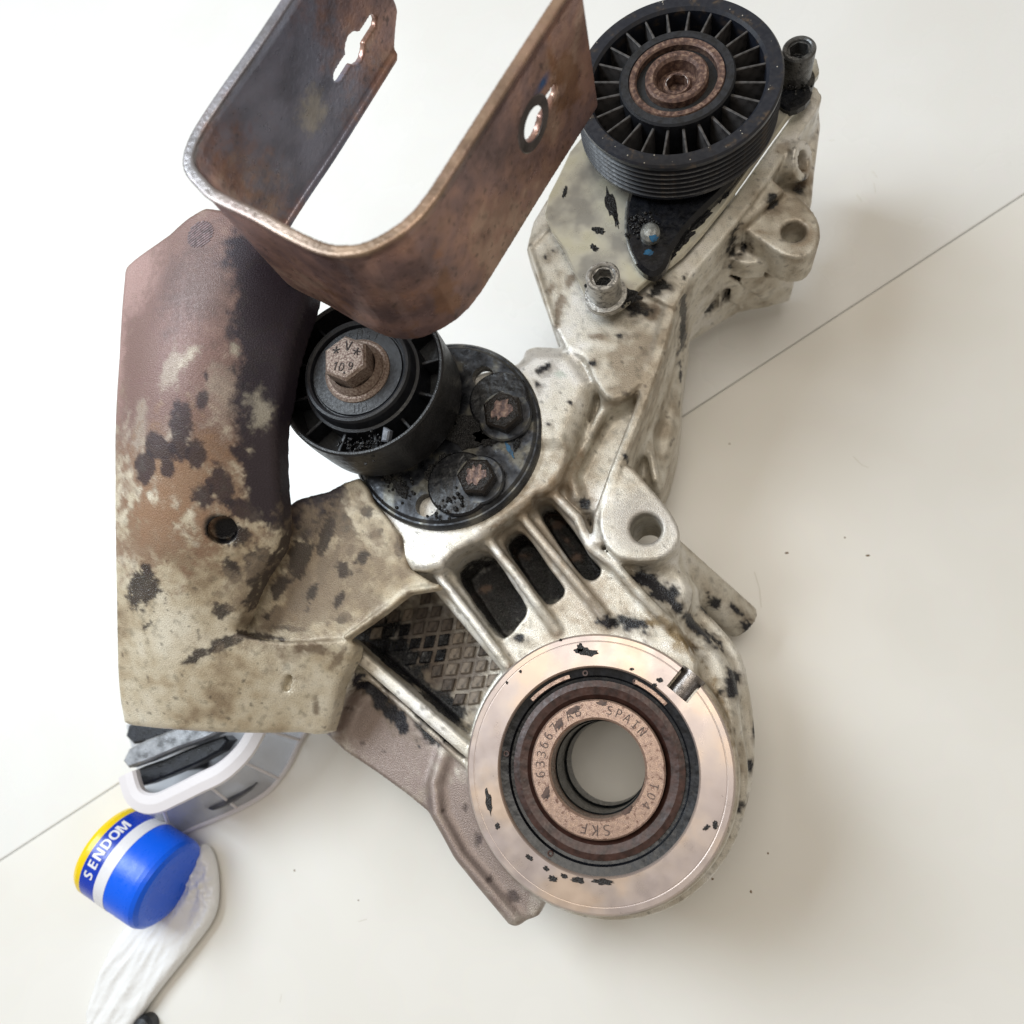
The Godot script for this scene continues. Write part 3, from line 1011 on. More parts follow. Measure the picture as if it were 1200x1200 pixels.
	st += stains_and_shade([[165, 690, 122, 24, 28, 0.5], [258, 660, 124, 9, 17, 0], [255, 715, 112, 14, 12, -0.6], [170, 735, 114, 10, 4, -0.6], [305, 660, 112, 17, 24, 0.5], [235, 768, 104, 22, 6, -0.5], [268, 752, 102, 26, 8, -0.4], [261, 620, 128, 20, 18]], Color(0.21, 0.185, 0.19, 0.9), 0.35, 0.6, 24)
	st.append([Vector3(pit.x, pit.y - 5.0, pit.z), 6.4, 6.4, 0.0, Color(0.07, 0.07, 0.09), 0.5, 0.1, 14.0])  # blind hole painted black in place of the shade inside it
	st += stains_and_shade([[395, 605, 95, 24, 9, 0.3], [378, 665, 92, 9, 20, 0.2], [392, 650, 93, 4, 24, 0.3], [410, 645, 92, 5, 12, 0.3], [332, 670, 100, 12, 28, 0.5], [440, 625, 90, 14, 5, -0.5], [466, 640, 88, 6, 16, 0], [350, 620, 98, 12, 8, 0], [402, 725, 86, 14, 8, -0.5], [330, 735, 92, 34, 4, 0.1], [360, 600, 98, 10, 6, 0.3], [316, 720, 94, 12, 22, 0.4], [372, 690, 90, 5, 12, 0.6], [390, 618, 95, 40, 12, 0.2], [350, 690, 94, 20, 30, 0.5], [430, 600, 92, 10, 10, 0], [355, 650, 96, 8, 20, 0.2], [420, 668, 90, 5, 5, 0.2]], Color(0.24, 0.215, 0.21, 0.85), 0.5, 0.7, 14)
	st += stains_and_shade([[380, 680, 90, 150, 100, -0.4, 30]], Color(0.58, 0.52, 0.45, 0.85), 0.6, 0.7)
	st += stains_and_shade([[382, 630, 94, 8, 24, 0.3, 14], [364, 694, 92, 7, 18, 0.4, 14], [402, 668, 90, 9, 16, 0.2, 14], [396, 700, 90, 5, 14, 0.5, 14], [424, 655, 89, 12, 9, -0.5, 14], [345, 650, 98, 14, 36, 0.4, 14], [320, 690, 96, 10, 30, 0.5, 14], [300, 745, 92, 40, 5, 0.1, 10]], Color(0.27, 0.24, 0.225, 0.9), 0.5, 0.9)
	st += stains_and_shade([[395, 770, 86, 24, 7, -0.9], [372, 826, 76, 5, 16, 0.3], [366, 760, 90, 28, 7, 0.1]], Color(0.42, 0.35, 0.28, 0.75), 0.6, 0.8, 16)
	st += stains_and_shade([[215, 420, 154, 10, 26, 0.6], [262, 400, 155, 8, 14, 0.3], [212, 632, 134, 7, 5, 0], [285, 465, 148, 16, 30, 0.2]], Color(0.80, 0.77, 0.70, 0.55), 0.6, 0.8, 24)
	var dirt := DirtAndShade.new([Color(0.62, 0.55, 0.46), Color(0.76, 0.70, 0.60), Color(0.83, 0.785, 0.695), Color(0.87, 0.83, 0.75), Color(0.90, 0.87, 0.80)], st, 31)
	shapes.plate = f.compute(base, dirt.colour, 2.2)
	shapes.sheet = sheet
	print("plate ", Time.get_ticks_msec())


func finish_side_plate() -> void:
	var sheet: Sheet = shapes.sheet
	var o := put("side_bracket", built_mesh(shapes.plate, M.side_casting, M.cast_oil), null, bracket)
	o.set_meta("label", "rust brown to cream curved bracket with black stains")
	# the ribbed round stamp near the fork
	var c := at(231, 271, 158)
	var hgt := func(p: Vector3) -> float: return sheet.height(Vector2(p.x, p.z)) + 0.15
	var s := begin()
	for i in range(-5, 6):
		var half := sqrt(maxf(0.0, 36.0 - pow(i * 1.1, 2))) * 0.92
		for e in 5:
			var a := c + Vector3(i * 1.1, 0, lerpf(-half, half, e / 5.0)).rotated(Vector3.UP, -1.0)
			var b := c + Vector3(i * 1.1, 0, lerpf(-half, half, (e + 1) / 5.0)).rotated(Vector3.UP, -1.0)
			a.y = hgt.call(a)
			b.y = hgt.call(b)
			var side := (b - a).cross(Vector3.UP).normalized() * 0.35
			var top := Vector3(0, 0.35, 0)
			tri(s, a - side - base, b - side - base, b + top - base, Vector3.UP - side, Vector3.UP - side, Vector3.UP)
			tri(s, a - side - base, b + top - base, a + top - base, Vector3.UP - side, Vector3.UP, Vector3.UP)
			tri(s, a + side - base, b + side - base, b + top - base, Vector3.UP + side, Vector3.UP + side, Vector3.UP)
			tri(s, a + side - base, b + top - base, a + top - base, Vector3.UP + side, Vector3.UP, Vector3.UP)
	put("ribbed_stamp", s.commit(), M.stamp, o)


func make_fork() -> void:
	var top := 196.0
	var low := 143.0
	var raw := [[410, -116], [334, 0], [298, 54], [262, 105], [233, 149], [221, 176], [221, 196], [235, 214], [252, 229], [297, 250], [337, 272], [377, 290], [408, 293], [441, 284], [490, 249], [541, 174], [590, 97], [652, 2], [674, -31]]
	var line := smooth(outline(raw, top), 3, false)
	var worn := smooth(outline(raw, top), 12, false)
	var pts := []
	for q in line:
		pts.append(Vector3(q.x, top, q.y))
	var f := Field.new()
	var lo: Vector3 = pts[0]
	var hi: Vector3 = pts[0]
	for q in pts:
		lo = lo.min(q)
		hi = hi.max(q)
	lo -= Vector3(9, 0, 9)
	hi += Vector3(9, 0, 9)
	lo.y = low - 6
	hi.y = top + 5
	f.setup(lo, hi, 0.75)
	var s := f.band(pts, 1.3, top - low, 0.8, 1.0)
	s.flare = 0.9
	s.flare_h = 4.0
	# a turned lip along the left arm's lower border
	var lip := []
	for i in 14:
		lip.append(Vector3(pts[i].x, low + 1.2, pts[i].z))
	# keyhole slots through both arms
	var dir_l := (at(334, 0, top) - at(233, 149, top)).normalized()
	var dir_r := (at(652, 2, top) - at(490, 249, top)).normalized()
	var across_l := dir_l.cross(Vector3.UP)
	var across_r := dir_r.cross(Vector3.UP)
	f.band(lip.map(func(q): return q - across_l * signf(across_l.x) * -1.2), 1.9, 2.6, 0.9, 2.0)
	var hl := on_arm(Vector2(414, 56), at(334, 0, top), across_l)
	var hr := on_arm(Vector2(621, 144), at(652, 2, top), across_r)
	for e in [[hl, dir_l, across_l, -12], [hr, dir_r, across_r, 0]]:
		var h: Vector3 = e[0]
		var d: Vector3 = e[1]
		var a: Vector3 = e[2]
		f.rod(h - a * 8, h + a * 8, 5.4, 0.1, 0.3, true)
		for k in range(int(e[3]), 13):
			var p := h + d * (k * 1.05)
			f.rod(p - a * 8, p + a * 8, 2.3, 0.1, 0.3, true)
	var tip := Vector3(pts[0].x, low, pts[0].z)
	var away := (dir_l * 0.72 - Vector3.UP * 0.69).normalized()
	var heart := tip - dir_l * 4.5 + Vector3.UP * 5.0 + away * 70.0
	f.rod(heart - across_l * 9, heart + across_l * 9, 70.0, 0.3, 2.0, true)
	var st := []
	# cool steel with bluish haze painted in on the left arm, worn tan along the top edge
	st += stains_and_shade([[340, 120, 172, 150, 110, -0.9, 60]], Color(0.56, 0.585, 0.67, 0.9), 0.6, 0.4)
	st += stains_and_shade([[255, 190, 168, 60, 30, 0, 40], [330, 262, 172, 90, 30, 0.4, 22], [300, 40, 175, 40, 60, 0.4, 30]], Color(0.60, 0.42, 0.39, 0.75), 0.6, 0.7)
	for i in worn.size():
		st.append([Vector3(worn[i].x, top + 0.5, worn[i].y), 4.0, 4.0, 0.0, Color(0.60, 0.59, 0.60, 0.35).lerp(Color(0.64, 0.54, 0.45, 0.5), smoothstep(70.0, 150.0, i)), 0.6, 0.35, 2.6])
	var blue_at := hr + dir_r * 7.5 + Vector3(0, 8.0, 0)
	st.append([blue_at, 7.0, 3.0, atan2(dir_r.z, dir_r.x), Color(0.10, 0.38, 0.62), 0.6, 0.3, 2.2])
	var smear := on_arm(Vector2(362, 132), at(334, 0, top), across_l)
	st.append([smear, 9.0, 4.5, atan2(dir_l.z, dir_l.x), Color(0.74, 0.72, 0.70, 0.95), 0.6, 0.6, 9.0])
	st += stains_and_shade([[560, 250, 184, 20, 12, 0.6, 8], [520, 300, 178, 16, 8, 0.4, 6], [610, 200, 176, 24, 16, 0.6, 10], [640, 60, 186, 12, 10, 0.4, 8], [470, 340, 168, 20, 10, 0.3, 6]], Color(0.70, 0.50, 0.36, 0.75), 0.6, 0.9)
	st += stains_and_shade([[590, 280, 170, 6, 18, 0.6, 7], [540, 330, 168, 5, 14, 0.6, 6], [650, 170, 168, 5, 16, 0.5, 8]], Color(0.64, 0.62, 0.60, 0.7), 0.6, 0.9)
	st += stains_and_shade([[555, 300, 172, 14, 8, 0.6], [560, 250, 182, 6, 5, 0.6], [530, 285, 180, 6, 5, 0.6], [545, 340, 162, 10, 18, 0.6, 9]], Color(0.42, 0.45, 0.45, 0.6), 0.6, 0.8)
	st += stains_and_shade([[520, 340, 160, 60, 26, 0.6], [430, 350, 160, 60, 16, 0.2], [500, 385, 154, 30, 10, 0.2], [590, 320, 160, 14, 22, 0.6], [660, 120, 172, 16, 40, 0.2], [668, 100, 168, 14, 30, 0.4], [540, 310, 170, 10, 12, 0.4]], Color(0.58, 0.42, 0.30, 0.7), 0.6, 0.9, 14)
	var dirt := DirtAndShade.new([Color(0.53, 0.435, 0.435), Color(0.60, 0.485, 0.47), Color(0.655, 0.52, 0.485), Color(0.70, 0.55, 0.49), Color(0.75, 0.625, 0.555)], st, 41)
	shapes.fork = f.compute(base, dirt.colour)
	shapes.slot = Transform3D(Basis(dir_r, across_r, dir_r.cross(across_r)), hr)
	print("fork ", Time.get_ticks_msec())


func finish_fork() -> void:
	var o := put("fork_bracket", built_mesh(shapes.fork, M.fork_steel, M.fork_steel), null, bracket)
	o.set_meta("label", "rusty U-shaped steel fork with a keyhole slot in each arm")
	# pressed ring round the right arm's hole, on its outer face
	var at_slot: Transform3D = shapes.slot
	var a := at_slot.basis.y
	if a.x < 0.0:
		a = -a
	var st := begin()
	lathe(st, [Vector2(5.5, 0), Vector2(5.6, 0.35), Vector2(8.6, 0.45), Vector2(9.0, 0.2), Vector2(9.1, -0.4)], 40, Transform3D(Basis(Quaternion(Vector3.UP, a)), at_slot.origin + a * 1.2 - base), false, 0.0, TAU)
	put("slot_ring", st.commit(), M.fork_ring, o)


# Where the ray through a pixel meets the upright plane through p with normal n.
func on_arm(q: Vector2, p: Vector3, n: Vector3) -> Vector3:
	var d := frame * Vector3((q.x - 600.0) / FOCAL, (600.0 - q.y) / FOCAL, -1.0)
	var e := Vector3(0, EYE, 0)
	return e + d * ((p - e).dot(n) / d.dot(n))


# ---------------------------------------------------------------- turned parts
func make_bearing() -> void:
	var c := at(699, 901, 80)
	var p := (c - base) * MM
	var st := begin()
	lathe(st, [Vector2(36.5, 70), Vector2(36.5, 79.4), Vector2(37.1, 80), Vector2(45.9, 80), Vector2(46.1, 79.75), Vector2(46.4, 80), Vector2(48.2, 80), Vector2(49.0, 79.2), Vector2(49.0, 66), Vector2(48.0, 66), Vector2(48.0, 70)], 128, Transform3D(Basis(), Vector3(0, -80, 0)), true)
	var ring := CSGCombiner3D.new()
	ring.name = "housing_ring"
	ring.position = p
	bracket.add_child(ring, true)
	var solid := CSGMesh3D.new()
	solid.mesh = st.commit()
	solid.material = M.machined_face
	ring.add_child(solid)
	var notch := CSGBox3D.new()
	var n0 := at(803, 802, 80)
	var turn := atan2(n0.x - c.x, n0.z - c.z)
	notch.size = Vector3(9.4, 10.4, 9.6) * MM
	notch.operation = CSGShape3D.OPERATION_SUBTRACTION
	notch.material = M.pin_steel
	notch.transform = Transform3D(Basis(Vector3.UP, turn + 0.12), (n0 - c) * MM)
	ring.add_child(notch)
	st = begin()
	lathe(st, [Vector2(0.01, 5.4), Vector2(5.2, 5.4), Vector2(5.2, -5.4), Vector2(0.01, -5.4)], 32)
	put("locating_pin", st.commit(), M.pin_steel, bracket, Transform3D(Basis(Vector3.UP, turn + 0.12) * Basis(Vector3.RIGHT, PI / 2), p + (n0 - c + Vector3(0, -7.4, 0)) * MM))
	# the seal carrier, then the bearing in it
	st = begin()
	lathe(st, [Vector2(27.6, -8), Vector2(28.2, -5.5), Vector2(33.0, -4.8), Vector2(33.6, -3.2), Vector2(36.5, -2.6), Vector2(36.7, -20), Vector2(27.6, -20)], 96, Transform3D(), true)
	var seal := put("bearing_seal", st.commit(), M.oily_black, bracket, Transform3D(Basis(), p))
	st = begin()
	lathe(st, [Vector2(25.0, -7.5), Vector2(26.4, -6.0), Vector2(29.6, -5.0), Vector2(31.4, -4.9), Vector2(31.8, -4.4), Vector2(29.5, -4.0), Vector2(26.6, -4.6), Vector2(25.2, -6.2)], 96)
	put("rusty_lip", st.commit(), M.rust_seal, seal)
	for k in [0.55, 0.98, 2.0, 2.9]:
		var a: float = -k * 1.3 - 0.4
		st = begin()
		lathe(st, [Vector2(0.5, -0.6), Vector2(0.6, 0.35), Vector2(1.1, 0.35), Vector2(1.2, -0.6)], 16)
		put("rivet", st.commit(), M.rust_seal, seal, Transform3D(Basis(), Vector3(cos(a) * 34.6, -2.6, sin(a) * 34.6) * MM))
	for e in [[-2.35, -1.85], [-1.12, -0.72]]:
		st = begin()
		lathe(st, [Vector2(33.7, -2.75), Vector2(33.9, -2.2), Vector2(35.2, -2.2), Vector2(35.4, -2.9)], 24, Transform3D(), false, e[0], e[1])
		put("copper_strip", st.commit(), M.bearing_steel, seal)
	st = begin()
	lathe(st, [Vector2(17.4, -20), Vector2(17.4, -3.2), Vector2(18.2, -2.4), Vector2(24.2, -2.4), Vector2(24.8, -3.0), Vector2(24.8, -20)], 96, Transform3D(), true)
	var inner := put("inner_race", st.commit(), M.bearing_steel, bracket, Transform3D(Basis(), p))
	st = begin()
	lathe(st, [Vector2(17.7, -4), Vector2(17.7, -14), Vector2(16.9, -15), Vector2(16.9, -24), Vector2(17.6, -25), Vector2(17.6, -40), Vector2(16.8, -41), Vector2(16.8, -55.5), Vector2(20.5, -56), Vector2(20.5, -18), Vector2(17.7, -18)], 96)
	put("bore_sleeve", st.commit(), M.bore, bracket, Transform3D(Basis(), p))
	st = begin()
	lathe(st, [Vector2(20.4, -20.5), Vector2(37.5, -20.5), Vector2(37.5, -30), Vector2(20.4, -30)], 64, Transform3D(), true)
	put("back_shield", st.commit(), M.oily_black, bracket, Transform3D(Basis(), p))
	# lettering round the inner race, tops outward, clockwise
	var marks := begin()
	ring_text(marks, "633667 AB", 21.2, PI * 0.965, 0.169, 3.4)
	ring_text(marks, "SPAIN", 21.2, -1.32, 0.165, 3.2)
	ring_text(marks, "T04", 21.2, 0.28, 0.17, 3.0)
	ring_text(marks, "SKF", 21.2, 1.44, 0.19, 3.6)
	put("stamped_lettering", marks.commit(), M.ink, inner, Transform3D(Basis(), Vector3(0, -2.38, 0) * MM))
	for q in [[672, 832, 12, 4, -0.4], [655, 848, 5, 8, 0.6], [705, 824, 8, 3, 0.1], [640, 930, 5, 9, 0.5], [735, 950, 9, 4, -0.5]]:
		splat("race_smear", at(q[0], q[1], 77.65), mm(q[0], q[1], 80, q[2]), mm(q[0], q[1], 80, q[3]), q[4], M.smear, 0.06)
	# chips of black oil on the ring's face
	for q in [[686, 764, 16, 5, 0.1], [680, 760, 5, 6, 0], [573, 940, 4, 15, -0.2], [583, 968, 3, 4, 0], [648, 1030, 6, 4, 0.3], [677, 1031, 9, 4, 0.1], [707, 1033, 14, 4, 0.0], [661, 1027, 5, 3, 0.4], [640, 1018, 4, 3, 0.4], [838, 967, 4, 5, 0], [773, 797, 4, 3, 0.2], [767, 803, 3, 3, 0.2], [620, 1005, 6, 3, 0.5], [828, 970, 5, 3, -0.6], [610, 787, 2, 2, 0], [594, 800, 2, 2, 0], [657, 750, 2, 2, 0], [740, 784, 3, 2, 0]]:
		splat("oil_chip", at(q[0], q[1], 80.0), mm(q[0], q[1], 80, q[2]), mm(q[0], q[1], 80, q[3]), q[4], M.grease_chip, 0.25)


func ring_text(st: SurfaceTool, text: String, r: float, a0: float, step: float, size: float) -> void:
	var font := SystemFont.new()
	font.font_names = PackedStringArray(["Droid Sans Mono", "Droid Sans"])
	for i in text.length():
		if text[i] == " ":
			continue
		var t := TextMesh.new()
		t.text = text[i]
		t.font = font
		t.font_size = 32
		t.pixel_size = size * MM / 24.0
		t.depth = 0.12 * MM
		var a := a0 + i * step
		# local x runs clockwise seen from above, local y outward
		var e := Vector3(cos(a), 0, sin(a))
		var b := Basis(Vector3(-sin(a), 0, cos(a)), e, Vector3.UP)
		st.append_from(t, 0, Transform3D(b, e * r * MM))


var shapes := {}
var splats := 100

# A thin ragged blot lying on a flat face.
func splat(called: String, c: Vector3, ra: float, rb: float, turn: float, m: Material, thick := 0.3, parent: Node = null) -> void:
	splats += 1
	var rng := RandomNumberGenerator.new()
	rng.seed = splats
	var poly := PackedVector2Array()
	var n := 22
	for i in n:
		var k := rng.randf_range(0.62, 1.12)
		poly.append(Vector2(cos(TAU * i / n) * ra * k, sin(TAU * i / n) * rb * k).rotated(turn))
	var st := begin()
	prism(st, poly, -0.3, thick, minf(0.12, thick * 0.5))
	put(called, st.commit(), m, parent if parent else bracket, Transform3D(Basis(), (c - base) * MM))


func hex_bolt(called: String, c: Vector3, r: float, h: float, turn: float, m: Material, parent: Node, washer := 0.0, washer_m: Material = null) -> MeshInstance3D:
	var st := begin()
	prism(st, circle(r, 6, turn), 0, h, r * 0.10)
	lathe(st, [Vector2(r * 0.8, h + 0.01), Vector2(r * 0.74, h + 0.25), Vector2(0.01, h + 0.28)], 36)
	var o := put(called, st.commit(), m, parent, Transform3D(Basis(), c * MM))
	if washer > 0.0:
		st = begin()
		lathe(st, [Vector2(0.01, 0.05), Vector2(washer - 0.7, 0.05), Vector2(washer, -0.5), Vector2(washer, -2.0)], 48)
		put("washer", st.commit(), washer_m, o)
	return o


func socket_bolt(label: String, c: Vector3, r: float, drop: float, m: Material, turn: float) -> void:
	# c is the middle of the head's upper face
	var st := begin()
	lathe(st, [Vector2(r * 0.66, -1.2), Vector2(r * 0.7, -0.4), Vector2(r * 0.78, 0), Vector2(r * 0.92, -0.05), Vector2(r, -0.7), Vector2(r, -drop + 3), Vector2(r * 1.28, -drop + 2.8), Vector2(r * 1.3, -drop + 2.0), Vector2(r * 1.3, -drop)], 48)
	# hexagonal recess
	var hexa := circle(r * 0.62, 6, turn)
	for i in 6:
		var a := hexa[i]
		var b := hexa[(i + 1) % 6]
		var inn := -((a + b) * 0.5).normalized()
		var nn := Vector3(inn.x, 0, inn.y)
		tri(st, Vector3(a.x, -1.2, a.y), Vector3(b.x, -1.2, b.y), Vector3(b.x, -6.5, b.y), nn, nn, nn)
		tri(st, Vector3(a.x, -1.2, a.y), Vector3(b.x, -6.5, b.y), Vector3(a.x, -6.5, a.y), nn, nn, nn)
		for k in 6:
			var t0 := turn + TAU * (i + k / 6.0) / 6.0
			var t1 := turn + TAU * (i + (k + 1) / 6.0) / 6.0
			var c0 := a.lerp(b, k / 6.0)
			var c1 := a.lerp(b, (k + 1) / 6.0)
			var d0 := Vector2.from_angle(t0) * r * 0.66
			var d1 := Vector2.from_angle(t1) * r * 0.66
			tri(st, Vector3(c0.x, -1.2, c0.y), Vector3(d0.x, -1.2, d0.y), Vector3(d1.x, -1.2, d1.y), Vector3.UP, Vector3.UP, Vector3.UP)
			tri(st, Vector3(c0.x, -1.2, c0.y), Vector3(d1.x, -1.2, d1.y), Vector3(c1.x, -1.2, c1.y), Vector3.UP, Vector3.UP, Vector3.UP)
		tri(st, Vector3(0, -6.5, 0), Vector3(a.x, -6.5, a.y), Vector3(b.x, -6.5, b.y), Vector3.UP, Vector3.UP, Vector3.UP)
	var o := put("socket_bolt", st.commit(), m, bracket, Transform3D(Basis(), (c - base) * MM))
	o.set_meta("label", label)
	st = begin()
	lathe(st, [Vector2(0.01, -6.3), Vector2(r * 0.5, -6.35)], 18)
	put("socket_floor", st.commit(), M.grease, o)  # near-black disc on the recess floor


func make_big_pulley() -> void:
	var c := at(793, 92, 124)
	var st := begin()
	var r := 39.6
	var prof := [Vector2(33.2, -19), Vector2(33.2, -1.2), Vector2(34.2, 0), Vector2(38.9, 0), Vector2(r, -0.8), Vector2(r, -2.4)]
	for i in 6:
		var y := -2.4 - i * 2.6
		prof.append_array([Vector2(r, y), Vector2(r - 2.3, y - 1.05), Vector2(r - 2.3, y - 1.35), Vector2(r, y - 2.4)])
	prof.append_array([Vector2(r, -19.2), Vector2(r - 0.8, -20), Vector2(33.2, -20)])
	lathe(st, prof, 128, Transform3D(), true)
	var o := put("ribbed_pulley", st.commit(), M.black_rubber, bracket, Transform3D(Basis(), (c - base) * MM))
	o.set_meta("label", "large black ribbed belt pulley with thin spokes and rusty hub")
	st = begin()
	lathe(st, [Vector2(20, -16), Vector2(33.6, -15.5), Vector2(33.6, -16.5), Vector2(20, -17)], 72, Transform3D(), true)
	put("pulley_web", st.commit(), M.dark_inside, o)
	# spokes
	st = begin()
	var wedge := PackedVector2Array([Vector2(21.8, -0.55), Vector2(33.5, -0.42), Vector2(33.5, 0.42), Vector2(21.8, 0.55)])
	prism(st, wedge, -17, -1.6, 0.25)
	var spoke := st.commit()
	for i in 24:
		put("spoke", spoke, M.lit_spoke, o, Transform3D(Basis(Vector3.UP, TAU * i / 24.0 + 0.06), Vector3.ZERO))
	st = begin()
	lathe(st, [Vector2(18.2, 0.3), Vector2(18.6, 1.0), Vector2(21.4, 1.0), Vector2(22.1, 0.2), Vector2(22.1, -16), Vector2(18.2, -16)], 72, Transform3D(), true)
	put("hub_collar", st.commit(), M.black_plastic, o)
	st = begin()
	lathe(st, [Vector2(15.4, -4), Vector2(15.4, 0.4), Vector2(16.0, 1.0), Vector2(17.9, 1.1), Vector2(18.3, 0.3), Vector2(18.3, -4)], 72, Transform3D(), true)
	put("rusty_race", st.commit(), M.rusty_steel, o)
	st = begin()
	lathe(st, [Vector2(11, -1.8), Vector2(15.6, -2.2), Vector2(15.6, -4), Vector2(11, -4)], 64, Transform3D(), true)
	put("dust_shield", st.commit(), M.dark_inside, o)
	st = begin()
	lathe(st, [Vector2(7.4, -6), Vector2(8.0, 0.6), Vector2(9.0, 1.7), Vector2(11.2, 1.8), Vector2(12.0, 1.0), Vector2(12.2, -4)], 64, Transform3D(), false)
	put("rusty_sleeve", st.commit(), M.rusty_steel, o)
	# sunken bolt with a hexagonal socket
	st = begin()
	lathe(st, [Vector2(7.7, -4), Vector2(5.8, -3.6), Vector2(5.0, -2.2), Vector2(4.2, -2.2)], 48)
	var hexa := circle(4.2, 6, 0.3)
	for i in 6:
		var a := hexa[i]
		var b := hexa[(i + 1) % 6]
		var inn := -((a + b) * 0.5).normalized()
		var nn := Vector3(inn.x, 0, inn.y)
		tri(st, Vector3(a.x, -2.2, a.y), Vector3(b.x, -2.2, b.y), Vector3(b.x, -7, b.y), nn, nn, nn)
		tri(st, Vector3(a.x, -2.2, a.y), Vector3(b.x, -7, b.y), Vector3(a.x, -7, a.y), nn, nn, nn)
		tri(st, Vector3(0, -7, 0), Vector3(a.x, -7, a.y), Vector3(b.x, -7, b.y), Vector3.UP, Vector3.UP, Vector3.UP)
		var m0 := Vector2.from_angle(0.3 + TAU * (i + 0.5) / 6) * 4.2
		tri(st, Vector3(a.x, -2.2, a.y), Vector3(m0.x, -2.2, m0.y), Vector3(b.x, -2.2, b.y), Vector3.UP, Vector3.UP, Vector3.UP)
	put("sunken_bolt", st.commit(), M.rusty_steel, o)
	st = begin()
	lathe(st, [Vector2(0.01, -21), Vector2(16, -21), Vector2(16, -30), Vector2(0.01, -30)], 48)
	put("pulley_mount", st.commit(), M.oily_black, o)
	# grit on the rim
	var rng := RandomNumberGenerator.new()
	rng.seed = 12
	var bit := SphereMesh.new()
	bit.radius = 0.28 * MM
	bit.height = 0.5 * MM
	bit.radial_segments = 8
	bit.rings = 4
	for i in 26:
		var a := rng.randf() * TAU
		var rr := rng.randf_range(34.4, 38.6)
		put("grit", bit, M.grit, o, Transform3D(Basis().scaled(Vector3.ONE * rng.randf_range(0.4, 1.2)), Vector3(cos(a) * rr, 0.02, sin(a) * rr) * MM))


